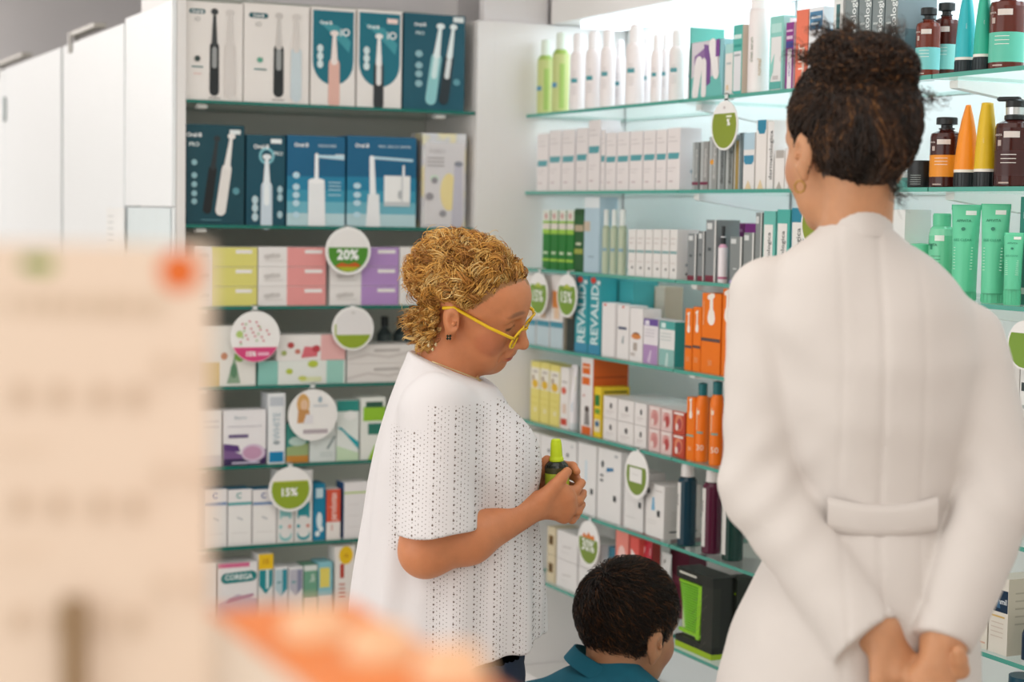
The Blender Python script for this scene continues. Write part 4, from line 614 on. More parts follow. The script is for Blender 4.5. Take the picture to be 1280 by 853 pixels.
for k, (a, b, y) in enumerate(((871, 887, 478), (889, 906, 476))):
    bottle('sun_spray_bottle', 'R', 5, a, b, y, [(0, 0, 's:F47A10'), (.95, 0, 's:F47A10'), (1, .02, 's:F47A10'), (1, .72, 's:F47A10'), (.85, .8, 's:F47A10'), (.6, .84, 's:F47A10')], [(.66, .835, 's:11696F'), (.66, .985, 's:11696F'), (0, 1, 's:11696F')], '%s orange sun spray bottle with teal cap' % ('left' if k == 0 else 'right'), group='orange sun spray bottles', patch=[('r', -.5, .36, .5, .385, '7FA598'), ('t', '30' if k == 0 else '50', .1, .15, .07, 'FBE3CC'), ('r', -.6, .6, -.1, .65, 'FBE3CC'), ('r', -.55, .4, -.4, .68, 'F8D2AE')])
carton('sun_cream_carton', 'R', 5, 908, 925, 495, .05, OR, drop(.4, .68, .97), 'orange carton mostly hidden by the white sleeve, fifth shelf')
# ------------------------------------------------------------------ sixth shelf
s6 = [(656, 675, 540), (676, 697, 546), (699, 721, 551), (723, 746, 556), (748, 777, 563)]
for k, (a, b, y) in enumerate(s6):
    ops = [('e', .5, .78, .07, .03, '4A4E50'), ('e', .75, .92, .05, .02, 'B9BCBE')]
    if k == 3: ops = [('c', .45, .5, .45, .75, .06, .05, 'CFE0EC'), ('r', .7, .3, .85, .38, '4A4E50')]
    if k == 4: ops = [('e', .2, .78, .06, .05, '4A4E50'), ('p', [(.38, .68), (.7, .72), (.66, .76), (.38, .74)], '3A7AA5'), ('e', .18, .62, .08, .02, '7A7E80'), ('e', .18, .55, .08, .02, '7A7E80'), ('r', .7, .3, .82, .38, '3E4244'), ('e', .8, .93, .08, .02, 'B9BCBE')]
    carton('medical_device_carton', 'R', 6, a, b, y, .06, 'ECEAE9', ops, '%s tall white device carton from the blouse, sixth shelf' % ORD[k], group='tall white device cartons', rops=[('r', .2, .15, .8, .17, '3E4244')])
carton('medical_device_carton', 'R', 6, 781, 805, 590, .06, 'EAE8E7', [('r', .75, .4, .9, .5, '3E4244'), ('r', .1, .2, .6, .21, 'C9C6C4')], 'white device carton behind the round tag, sixth shelf')
disc_tag('price_tag', 'R', 796, 594, 60, [('p', [(.5+.42*math.cos(math.radians(a)), .5+.42*math.sin(math.radians(a))) for a in range(155, 386, 10)], '7E9440'), ('r', .22, .34, .74, .64, 'F0EEEC'), ('r', .32, .5, .6, .51, 'CFCBC8')], 'round tag with white field in green, sixth shelf', sh=5)
carton('medical_device_carton', 'R', 6, 808, 831, 606, .1, 'ECE9E7', [('p', [(.3, .5), (.5, .5), (.45, .75), (.36, .75)], '7FB5D6'), ('r', .62, .4, .78, .52, '3E4244'), ('e', .12, .85, .1, .05, '4A4E50'), ('r', .5, .88, .9, .9, 'C9C4C0')]+bars(.1, .6, (.3, .25), 'D2CECC', .008), 'white device carton with visible grained side, end of the row', sidec='DDD8D4', rops=[('r', .15, .12, .5, .15, '3E4244'), ('r', .55, .12, .9, .15, '3E4244')]+bars(.2, .85, (.5, .45, .4, .35, .3, .25), 'B9B2AC', .008))
def dyed(a, b, yt, c, lab, **kw):
    return bottle('hair_oil_bottle', 'R', 6, a, b, yt, [(0, 0, c), (.95, 0, c), (1, .015, c), (1, .78, c), (.8, .82, 's:222A2C'), (.62, .835, 's:222A2C')], [(.72, .83, 's:EAE6E4'), (.66, .98, 's:EAE6E4'), (.5, 1, 's:EAE6E4'), (0, 1, 's:EAE6E4')], lab, patch=[('r', -1.2, .08, -.35, .76, 'E6E4E0'), ('t', 'pura', -.7, .55, .05, '6A6E6E', 90)], **kw)
dyed(849, 871, 578, 'g:123A4A', 'tall dark teal bottle with white cap')
dyed(880, 903, 584, 'g:5A1E38', 'tall dark wine-red bottle with white cap')
bottle('hair_oil_bottle', 'R', 6, 905, 930, 608, [(0, 0, 'g:123A34'), (.95, 0, 'g:123A34'), (1, .02, 'g:123A34'), (1, .8, 'g:123A34'), (.6, .9, 'g:123A34')], [(.6, .89, 's:222A2C'), (.6, 1, 's:222A2C'), (0, 1, 's:222A2C')], 'dark green bottle half hidden by the white coat', patch=[('r', -1.2, .08, -.35, .8, 'E6E4E0')])
carton('baby_food_carton', 'R', 6, 1214, 1236, 740, .07, 'E9E2D6', [('r', .1, .1, .9, .13, 'DDB5A0')], 'cream carton partly behind the right sleeve, sixth shelf')
carton('baby_food_carton', 'R', 6, 1238, 1262, 722, .075, 'E9E3D8', [('r', .02, .55, .98, .84, '14304A'), ('t', 'Aptamil', .5, .66, .07, 'E6ECF0', 0, .02, .85), ('p', [(.4, .6), (.5, .78), (.6, .6)], '3F6A8F')]+bars(.15, .85, (.48,), 'D9B56A', .02)+bars(.15, .8, (.4, .34, .28, .22), 'D6C9BC', .012), 'cream carton with navy logo panel at the lower right', sidec='CFC8B8', rops=bars(.2, .8, (.8, .7, .6, .5, .4), 'B5AE9E', .02))
bottle('milk_bottle', 'R', 6, 1279, 1300, 770, [(0, 0, 's:DDE0E0'), (.95, 0, 's:DDE0E0'), (1, .05, 's:1A3048'), (1, .6, 's:1A3048'), (.7, .75, 's:1A3048')], [(.7, .74, 's:22303A'), (.7, 1, 's:22303A'), (0, 1, 's:22303A')], 'dark navy bottle at the lower right edge')
# ------------------------------------------------------------------ seventh shelf
hh7 = .072
for row, nm in ((0, 'lower'), (1, 'upper')):
    z = None if row == 0 else RZ[7]+GT+hh7+.0016
    carton('soap_carton', 'R', 7, 684, 694, 690, .07, 'DDCFB0', [('r', .2, .35, .75, .7, '7A5A22'), ('r', .35, .42, .6, .62, '3E2A10')], '%s cream and gold carton beside the blouse' % nm, z0=z, h=hh7, group='cream and gold cartons')
    for k, (a, b) in enumerate(((696, 722), (724, 752))):
        carton('soap_carton', 'R', 7, a, b, 690, .07, 'ECE9E8', [('c', .3, .45, .7, .5, .015, .015, 'D2CDCB'), ('r', .2, .25, .6, .27, 'D9D5D3')], '%s white carton of the %s row near the 30%% tag' % (ORD[k], nm), z0=z, h=hh7, group='plain white cartons, seventh shelf')
disc_tag('price_tag', 'R', 736, 680, 57, [halfdisc(.5, .5, .44, 165, 375, '7E9440'), ('p', [(.2, .62), (.3, .72), (.42, .66), (.5, .76), (.62, .68), (.75, .72), (.8, .62)], 'DE7A2E'), ('t', '30%', .5, .34, .25, 'FFFFFF', 0, .012, .85)], 'round tag reading 30% above the crouching child', sh=6)
for row, (nm, c) in enumerate((('grey', '8F8F8C'), ('cream', 'DDD4C4'), ('blue', '4F8FA8'))):
    carton('soap_carton', 'R', 7, 755, 768, 690, .06, c, [('r', .1, .3, .9, .5, shade(c, 1.12))], 'small %s carton of the stack left of coral cartons' % nm, z0=RZ[7]+GT+.0005+row*.0475, h=.047, sb=.02)
carton('face_mask_carton', 'R', 7, 770, 786, 664, .06, 'E58A7E', [('e', .5, .7, .3, .12, 'F0C9C2'), ('r', .2, .3, .8, .34, 'F5DAD4')], 'coral pink carton behind the child', sidec='DE7468')
carton('face_mask_carton', 'R', 7, 788, 799, 672, .06, 'D95A52', [('p', [(.1, .6), (.9, .5), (.9, .75), (.1, .85)], 'F2E3E0')], 'red carton with white slash behind the child')
tube_std('cream_tube', 'R', 7, 802, 820, 676, 's:B5303E', 's:C9C4C4', 'crimson tube behind the child, seventh shelf', top_w=1.0, bot=.8, caph=.12, rd=.016, ops=[('r', .1, .8, .9, .9, 'E3C9CC')]+[('r', .2, .7-.06*i, .8, .72-.06*i, 'E0A5AA') for i in range(4)])
tube_std('cream_tube', 'R', 7, 822, 845, 692, 's:CFCECC', 's:B9B9B8', 'pale grey tube behind the child, seventh shelf', top_w=1.0, bot=.8, caph=.12, rd=.016, ops=[('e', .5, .88, .06, .03, '5A5E5A')]+[('r', .2, .75-.06*i, .8, .765-.06*i, '9A9C9A') for i in range(5)])
carton('face_mask_carton', 'R', 7, 838, 862, 668, .05, '6A2E42', [('r', .1, .4, .9, .5, '8A4A5E')], 'dark plum carton at the back beside the comb box', sb=.1)
# comb box: black framed box with a window and a green comb behind it
(fx, fy), w_, hh_, zt, rz_ = place('R', 7, 846, 892, 716, -.045)
cb = empty('comb_box', (fx, fy, zt), rz_); tag(cb, 'black window box holding a large lime green comb', 'box'); dd = .06
mm = MB(); k1 = 's:1B1E1A'
mm.box((-w_/2, .02, 0), (w_/2, dd, hh_), k1); mm.box((-w_/2, 0, 0), (w_/2, .0199, hh_*.15), k1); mm.box((-w_/2, 0, hh_*.87), (w_/2, .0199, hh_), k1); mm.box((w_*.2, 0, hh_*.1501), (w_/2, .0199, hh_*.8699), 's:2A2C26')
mm.box((-w_/2-.0005, -.0008, 0.0), (w_/2+.0005, -.0001, hh_*.07), 's:A5C81E'); mm.poly([(w_/2+.0006, 0, 0), (w_/2+.0006, dd, 0), (w_/2+.0006, dd, hh_*.06), (w_/2+.0006, 0, hh_*.07)], 's:A5C81E')
mm.prints([('c', .1, .95, .55, .945, .015, .015, 'D9D9CE')]+[('e', .55+.35*((i*37) % 29)/29, .1+.7*((i*53) % 31)/31, .012, .006, '6A6A5A') for i in range(40)], lambda u, v, k: (u*w_-w_/2, -.0009-EPS*k, v*hh_), w_/hh_)
mm.build('window_box', cb)
mc = MB(); LG = 's:8FD024'
mc.box((-w_*.46, .004, hh_*.2), (w_*.15, .010, hh_*.24), LG); mc.box((-w_*.46, .004, hh_*.82), (w_*.15, .010, hh_*.85), LG)
mc.mesh([(w_*.02, .003, hh_*.17), (w_*.12, .003, hh_*.17), (w_*.19, .003, hh_*.85), (w_*.08, .003, hh_*.85), (w_*.02, .011, hh_*.17), (w_*.12, .011, hh_*.17), (w_*.19, .011, hh_*.85), (w_*.08, .011, hh_*.85)], [(0, 1, 2, 3), (7, 6, 5, 4), (0, 4, 5, 1), (1, 5, 6, 2), (2, 6, 7, 3), (3, 7, 4, 0)], LG)
for i in range(19): z = hh_*(.25+.56*i/18); mc.box((-w_*.46+w_*.33*(1-i/18)*.5, .005, z), (w_*.09, .009, z+hh_*.021), 's:7CC828')
mc.build('comb', cb)
mp_ = MB(); mp_.box((-w_*.49, .016, hh_*.16), (w_*.19, .019, hh_*.86), 's:C9D6A8'); mp_.build('backing_card', cb)
carton('nail_care_carton', 'R', 7, 907, 922, 722, .05, '20261F', [('r', .1, .8, .9, .82, 'A5C81E')], 'dark carton beside the comb box, touching the white coat', sb=.01)
bottle('feeding_bottle', 'R', 7, 1262, 1300, 845, [(0, 0, 's:DDE3E6'), (.95, 0, 's:DDE3E6'), (1, .1, 's:DDE3E6'), (1, .7, 's:DDE3E6')], [(1, .7, 's:1A4A5E'), (1, 1, 's:1A4A5E'), (0, 1, 's:1A4A5E')], 'white jar with dark teal lid at the bottom right corner', cat='jar', capname='lid')
# ------------------------------------------------------------------ sculpting: smooth unions on a grid, skinned with surface nets
RH = np.array([math.cos(YAW), -math.sin(YAW), 0.0]); FH = np.array([math.sin(YAW), math.cos(YAW), 0.0]); UZ = np.array([0, 0, 1.0])
class Frame:                                # a person's own frame: x to the photo's right, y away from the photographer, z up
    def __init__(s, px, D): s.D = D; d = ray(px, 500); t = D/(d@FH); s.x0 = float((d*t)@RH); s.o = s.x0*RH+D*FH
    def L(s, px, py, d=0.0):
        r = ray(px, py); t = (s.D+d)/(r@FH); P = ORG+r*t
        return np.array([P@RH-s.x0, d, P[2]])
    def px(s, m): return m*s.D/FPX          # pixels to metres at this depth
def smin(a, b, k):
    h = np.maximum(k-np.abs(a-b), 0)/k; return np.minimum(a, b)-h*h*k*0.25
class Sculpt:
    def __init__(s, lo, hi, h):
        s.h = h; s.lo = np.array(lo, float); n = np.ceil((np.array(hi)-s.lo)/h).astype(int)+1
        s.ax = [(s.lo[i]+h*np.arange(n[i])).astype(np.float32) for i in range(3)]; s.F = np.full(n, 0.06, np.float32)
    def sub(s, lo, hi, m):
        sl = []
        for i in range(3):
            a = int(np.searchsorted(s.ax[i], lo[i]-m)); b = int(np.searchsorted(s.ax[i], hi[i]+m)); sl.append(slice(max(a, 0), max(b, 0)))
        g = [s.ax[0][sl[0]][:, None, None], s.ax[1][sl[1]][None, :, None], s.ax[2][sl[2]][None, None, :]]
        return tuple(sl), g
    def put(s, sl, d, k, carve):
        A = s.F[sl]
        if A.size == 0: return
        s.F[sl] = -smin(-A, d, k) if carve else smin(A, d, k)
    def ell(s, c, r, R=None, k=0.01, carve=False):
        c = np.array(c, float); r = np.array(r, float)
        R = np.eye(3) if R is None else R                       # columns: the ellipsoid's axes
        ext = np.sqrt(((R*r)**2).sum(1)); sl, g = s.sub(c-ext, c+ext, k+2*s.h)
        X, Y, Z = g[0]-c[0], g[1]-c[1], g[2]-c[2]; k0 = 0; k1 = 0
        for j in range(3):
            q = X*R[0, j]+Y*R[1, j]+Z*R[2, j]; k0 = k0+(q/r[j])**2; k1 = k1+(q/r[j]**2)**2
        k0 = np.sqrt(k0); d = k0*(k0-1)/np.maximum(np.sqrt(k1), 1e-6)
        s.put(sl, d.astype(np.float32), k, carve)
    def cap(s, a, b, ra, rb, k=0.01, carve=False, cut=None):
        a = np.array(a, float); b = np.array(b, float); m = max(ra, rb)
        sl, g = s.sub(np.minimum(a, b)-m, np.maximum(a, b)+m, k+2*s.h); ab = b-a; L2 = (ab@ab) or 1e-9
        X, Y, Z = g[0]-a[0], g[1]-a[1], g[2]-a[2]; t = np.clip((X*ab[0]+Y*ab[1]+Z*ab[2])/L2, 0, 1)
        d = np.sqrt((X-t*ab[0])**2+(Y-t*ab[1])**2+(Z-t*ab[2])**2)-(ra+t*(rb-ra))
        if cut is not None:
            n, q = cut; d = np.maximum(d, (g[0]-q[0])*n[0]+(g[1]-q[1])*n[1]+(g[2]-q[2])*n[2])
        s.put(sl, d.astype(np.float32), k, carve)
    def loft(s, secs, k=0.01, p=2.3, sm=3):
        """secs: (z, cx, cy, a, b) from low to high; superellipse sections"""
        S = np.array(sorted(secs)); z = s.ax[2].astype(float); P = [np.interp(z, S[:, 0], S[:, i]) for i in range(1, 5)]
        ker = np.hanning(2*sm+3); ker /= ker.sum()
        P = [np.convolve(np.pad(q, sm+1, 'edge'), ker, 'valid') for q in P]; cx, cy, a, b = [q[None, None, :] for q in P]
        X = np.abs(s.ax[0][:, None, None]-cx)/a; Y = np.abs(s.ax[1][None, :, None]-cy)/b
        rho = (X**p+Y**p)**(1/p); d = (rho-1)*np.minimum(a, b)
        d = np.maximum(d, np.maximum(S[0, 0]-z, z-S[-1, 0])[None, None, :])
        s.F = smin(s.F, np.minimum(d, 0.08).astype(np.float32), k)
    def half(s, n, q, k=0.004):             # keep only the side the normal points away from
        d = (s.ax[0][:, None, None]-q[0])*n[0]+(s.ax[1][None, :, None]-q[1])*n[1]+(s.ax[2][None, None, :]-q[2])*n[2]
        s.F = -smin(-s.F, -d.astype(np.float32), k)
    def grid(s): return s.ax[0][:, None, None], s.ax[1][None, :, None], s.ax[2][None, None, :]
    def skin(s, smooth=1):
        F = s.F; ins = F < 0; nx, ny, nz = F.shape
        c = np.zeros((nx-1, ny-1, nz-1), np.int8)
        for i in (0, 1):
            for j in (0, 1):
                for l in (0, 1): c += ins[i:nx-1+i, j:ny-1+j, l:nz-1+l]
        I = np.argwhere((c > 0) & (c < 8)); idx = np.full(c.shape, -1, np.int32); idx[tuple(I.T)] = np.arange(len(I))
        acc = np.zeros((len(I), 3)); cnt = np.zeros(len(I)); cor = [(i, j, l) for i in (0, 1) for j in (0, 1) for l in (0, 1)]
        val = {q: F[I[:, 0]+q[0], I[:, 1]+q[1], I[:, 2]+q[2]] for q in cor}
        for q in cor:
            for a in range(3):
                if q[a]: continue
                q2 = list(q); q2[a] = 1; q2 = tuple(q2); v0, v1 = val[q], val[q2]; m = (v0 < 0) != (v1 < 0)
                t = np.where(m, v0/np.where(m, v0-v1, 1), 0)
                for b in range(3): acc[:, b] += np.where(m, q[b]+(t if b == a else 0), 0)
                cnt += m
        V = s.lo+s.h*(I+acc/np.maximum(cnt, 1)[:, None])
        Q = []
        for a in range(3):
            b, d = (a+1) % 3, (a+2) % 3
            A = ins; s0 = [slice(None)]*3; s1 = [slice(None)]*3; s0[a] = slice(0, -1); s1[a] = slice(1, None)
            ch = A[tuple(s0)] != A[tuple(s1)]; E = np.argwhere(ch)
            ok = (E[:, b] > 0) & (E[:, d] > 0) & (E[:, b] < F.shape[b]-1) & (E[:, d] < F.shape[d]-1); E = E[ok]
            f = ins[tuple(E.T)]
            def cell(ob, od):
                G = E.copy(); G[:, b] -= ob; G[:, d] -= od; return idx[tuple(G.T)]
            q = np.stack([cell(1, 1), cell(0, 1), cell(0, 0), cell(1, 0)], 1)
            q = np.where(f[:, None], q, q[:, ::-1]); Q.append(q)
        Q = np.concatenate(Q); Q = Q[(Q >= 0).all(1)]
        for _ in range(smooth):
            S_ = np.zeros_like(V); n_ = np.zeros(len(V))
            for i in range(4):
                np.add.at(S_, Q[:, i], V[Q[:, (i+1) % 4]]); np.add.at(n_, Q[:, i], 1)
            V = V*0.5+0.5*S_/np.maximum(n_, 1)[:, None]
        return V, Q
def np_mesh(name, V, Q, material, parent=None, col=None, attr='tint', smooth=True):
    me = bpy.data.meshes.new(name); n = Q.shape[1]
    me.vertices.add(len(V)); me.vertices.foreach_set('co', np.ascontiguousarray(V, np.float32).ravel())
    me.loops.add(len(Q)*n); me.loops.foreach_set('vertex_index', np.ascontiguousarray(Q, np.int32).ravel())
    me.polygons.add(len(Q)); me.polygons.foreach_set('loop_start', np.arange(len(Q), dtype=np.int32)*n)
    me.update(calc_edges=True); me.validate()
    me.polygons.foreach_set('use_smooth', np.full(len(me.polygons), smooth))
    if col is not None:
        a = me.attributes.new(attr, 'FLOAT_COLOR', 'POINT'); c4 = np.ones((len(V), 4), np.float32); c4[:, :3] = col; a.data.foreach_set('color', c4.ravel())
    me.materials.append(material); o = bpy.data.objects.new(name, me); C.objects.link(o)
    if parent is not None: o.parent = parent
    return o
def tint_mat(name, rough=0.5, sss=0.0, spec=0.5, bump=None, sheen=0.0, aniso=0.0):
    m = bpy.data.materials.new(name); m.use_nodes = True; nt = m.node_tree; b = nt.nodes['Principled BSDF']
    a = nt.nodes.new('ShaderNodeAttribute'); a.attribute_name = 'tint'
    tc = nt.nodes.new('ShaderNodeTexCoord'); nz = nt.nodes.new('ShaderNodeTexNoise'); nz.inputs['Scale'].default_value = 60; nz.inputs['Detail'].default_value = 4
    mr = nt.nodes.new('ShaderNodeMapRange'); mr.inputs[3].default_value = 0.9; mr.inputs[4].default_value = 1.1
    mx = nt.nodes.new('ShaderNodeVectorMath'); mx.operation = 'SCALE'
    nt.links.new(tc.outputs['Object'], nz.inputs['Vector']); nt.links.new(nz.outputs['Fac'], mr.inputs[0]); nt.links.new(a.outputs['Color'], mx.inputs[0]); nt.links.new(mr.outputs[0], mx.inputs['Scale'])
    nt.links.new(mx.outputs[0], b.inputs['Base Color']); b.inputs['Roughness'].default_value = rough; b.inputs['Specular IOR Level'].default_value = spec
    if sss: b.inputs['Subsurface Weight'].default_value = sss; b.inputs['Subsurface Radius'].default_value = (0.012, 0.005, 0.003); b.inputs['Subsurface Scale'].default_value = 0.5
    if sheen: b.inputs['Sheen Weight'].default_value = sheen
    if bump:
        n2 = nt.nodes.new('ShaderNodeTexNoise'); n2.inputs['Scale'].default_value = bump[0]; bm = nt.nodes.new('ShaderNodeBump'); bm.inputs['Strength'].default_value = bump[1]; bm.inputs['Distance'].default_value = 0.002
        nt.links.new(tc.outputs['Object'], n2.inputs['Vector']); nt.links.new(n2.outputs['Fac'], bm.inputs['Height']); nt.links.new(bm.outputs[0], b.inputs['Normal'])
    return m
SKIN = tint_mat('skin', 0.45, 0.15, 0.4, (350, 0.15)); HAIR = tint_mat('hair', 0.42, 0, 0.35)
def strands(name, P, r, cols, parent, taper=True):
    """P: (N, M, 3) strand paths -> three-sided tapering tubes in one mesh"""
    N, Mm, _ = P.shape; T = np.gradient(P, axis=1); T /= np.linalg.norm(T, axis=2, keepdims=True)+1e-9
    ref = np.where(np.abs(T[..., 2:3]) < 0.9, np.array([0, 0, 1.0]), np.array([1.0, 0, 0])); A = np.cross(T, ref); A /= np.linalg.norm(A, axis=2, keepdims=True)+1e-9; B = np.cross(T, A)
    tt = np.linspace(0, 1, Mm); rad = (r*(1-0.75*tt**2) if taper else r*np.ones(Mm))[None, :, None]*np.ones((N, 1, 1)) if np.isscalar(r) else r[:, None, None]*(1-0.75*tt**2)[None, :, None]
    ring = [P+rad*(math.cos(q)*A+math.sin(q)*B) for q in (0, 2*math.pi/3, 4*math.pi/3)]
    V = np.stack(ring, 2).reshape(-1, 3); base = (np.arange(N)[:, None]*Mm+np.arange(Mm-1)[None, :])*3
    Q = []
    for k in range(3):
        j = (k+1) % 3; Q.append(np.stack([base+k, base+j, base+3+j, base+3+k], -1).reshape(-1, 4))
    C3 = np.repeat(cols, Mm*3, axis=0)
    o = np_mesh(name, V, np.concatenate(Q), HAIR, parent, C3); o['kind'] = 'stuff'; return o
def inpoly(x, y, poly):
    c = np.zeros(len(x), bool); n = len(poly); j = n-1
    for i in range(n):
        xi, yi = poly[i]; xj, yj = poly[j]
        m = ((yi > y) != (yj > y)) & (x < (xj-xi)*(y-yi)/(yj-yi+1e-12)+xi); c ^= m; j = i
    return c
def rotm(y, p, r):
    cy, sy, cp, sp, cr, sr = math.cos(y), math.sin(y), math.cos(p), math.sin(p), math.cos(r), math.sin(r)
    return np.array([[cy, -sy, 0], [sy, cy, 0], [0, 0, 1]])@np.array([[cp, 0, sp], [0, 1, 0], [-sp, 0, cp]])@np.array([[1, 0, 0], [0, cr, -sr], [0, sr, cr]])
class Head:                                 # x = where the face looks, y = left, z = up; origin at eye level between the ears
    def __init__(s, R, c, sc, flat=1.0): s.R = R; s.c = np.array(c); s.s = sc; s.fl = flat
    def w(s, p): return s.c+s.R@(np.array(p, float)*s.s)
    def inv(s, V): return ((V-s.c)@s.R)/s.s
    def ell(s, S, c, r, k=0.01, carve=False, R=None): S.ell(s.w(c), np.array(r)*s.s, s.R if R is None else s.R@R, k, carve)
    def cap(s, S, a, b, ra, rb, k=0.01, carve=False): S.cap(s.w(a), s.w(b), ra*s.s, rb*s.s, k, carve)
    def build(s, S, old=False):
        e, c = s.ell, s.cap
        e(S, (-.008, 0, .03-.088*(1-s.fl)*.4), (.098, .076, .088*s.fl), .02); e(S, (.032, 0, .042-.05*(1-s.fl)), (.066, .064, .062*s.fl), .03); e(S, (.035, 0, -.03), (.058, .061, .078), .03)
        e(S, (.042, 0, -.076), (.046, .05, .04), .025); e(S, (.08, 0, -.1), (.016, .021, .016), .022)
        if old: e(S, (.045, 0, -.112), (.04, .042, .02), .02); e(S, (.06, -.036, -.085), (.024, .016, .026), .02); e(S, (.06, .036, -.085), (.024, .016, .026), .02)
        for y in (-1, 1):
            e(S, (.06, .042*y, -.034), (.027, .021, .026), .02); c(S, (.086, .0*y, .014), (.078, .045*y, .016), .011, .009, .014)
        for y in (-1, 1):
            e(S, (.103, .033*y, -.004), (.016, .02, .0125), .012, True); e(S, (.0785, .032*y, -.006), (.0135, .0145, .0125), .004)
            c(S, (.0915, .022*y, -.0085), (.088, .043*y, -.009), .0012, .001, .003, True)
        c(S, (.092, 0, .002), (.112, 0, -.040), .0075, .0095, .013); e(S, (.1145, 0, -.046), (.012, .0118, .0108), .006)
        for y in (-1, 1): e(S, (.1025, .0125*y, -.050), (.009, .0068, .0075), .006); e(S, (.108, .006*y, -.0575), (.005, .0035, .003), .003, True)
        e(S, (.092, 0, -.066), (.016, .026, .014), .012)
        e(S, (.0985, 0, -.0725), (.0085, .022, .0048), .005); e(S, (.0965, 0, -.0825), (.0085, .02, .0058), .005); e(S, (.107, 0, -.0770), (.010, .024, .0013), .003, True)
        for y in (-1, 1):
            c(S, (.1, .018*y, -.056), (.084, .031*y, -.082), .0016, .0012, .008, True)
            t = rotm(0, -.25, 0)
            e(S, (-.010, .077*y, -.016), (.0185, .009, .031), .006, False, t@rotm(.35*y, 0, 0)); e(S, (-.003, .086*y, -.017), (.0095, .0065, .0165), .004, True, t); e(S, (-.004, .0735*y, -.045), (.0085, .0055, .011), .006)
            e(S, (-.001, .085*y, -.0195), (.004, .004, .006), .003)
    def tint(s, V, base, lips, scalp=None, scalp_fn=None):
        H = s.inv(V); col = np.tile(np.array(hexc(base)[:3]), (len(V), 1)).astype(float)
        red = np.array(hexc(lips)[:3])
        d = np.sqrt(((H[:, 0]-.102)/.016)**2+(H[:, 1]/.024)**2+((H[:, 2]+.0775)/.0105)**2); w = np.clip(2.2-2*d, 0, 1)[:, None]; col = col*(1-w)+red*w
        for y in (-1, 1):                                           # warm cheeks, nose and ears
            d = np.sqrt(((H[:, 0]-.07)/.035)**2+((H[:, 1]-.05*y)/.03)**2+((H[:, 2]+.04)/.03)**2); w = np.clip(1.1-d, 0, .28)[:, None]; col = col*(1-w)+red*w
            b = np.sqrt(((H[:, 0]-.09)/.02)**2+((H[:, 1]-.032*y)/.021)**2+((H[:, 2]-.021-.004*(1-((H[:, 1]-.032*y)/.02)**2))/.0042)**2); w = np.clip(1.4-b, 0, .65)[:, None]; col = col*(1-w)+np.array(hexc('6A4630')[:3])*w
        for y in (-1, 1):                                           # lash line of the lowered lids
            a, b = np.array([.093, .020*y, -.0085]), np.array([.087, .045*y, -.0095]); t = np.clip(((H-a)@(b-a))/((b-a)@(b-a)), 0, 1); d = np.linalg.norm(H-a-t[:, None]*(b-a), axis=1); w = np.clip(1.6-d/.0026, 0, .8)[:, None]; col = col*(1-w)+np.array(hexc('2E1C14')[:3])*w
        if scalp is not None: m = scalp_fn(V, H); col[m] = np.array(hexc(scalp)[:3])
        return col
def hand(S, wrist, knuckles, chains, thumb, rw=0.026, rk=0.0115, k=0.012):
    """palm of metacarpals from the wrist to four knuckles, then four jointed fingers and a thumb"""
    for q in knuckles: S.cap(wrist, q, rw*0.62, rk, k)
    for i in range(3): S.cap(knuckles[i], knuckles[i+1], rk, rk, k)
    for q, ch, r in zip(knuckles, chains, (.0090, .0092, .0087, .0076)):
        pts = [q]+list(ch)
        for i in range(len(pts)-1): S.cap(pts[i], pts[i+1], r*(1.05-.1*i), r*(.97-.1*i), .004)
    for i in range(len(thumb)-1): S.cap(thumb[i], thumb[i+1], (.0155, .0112, .0098)[i], (.0115, .0100, .0085)[i], .008 if i == 0 else .004)
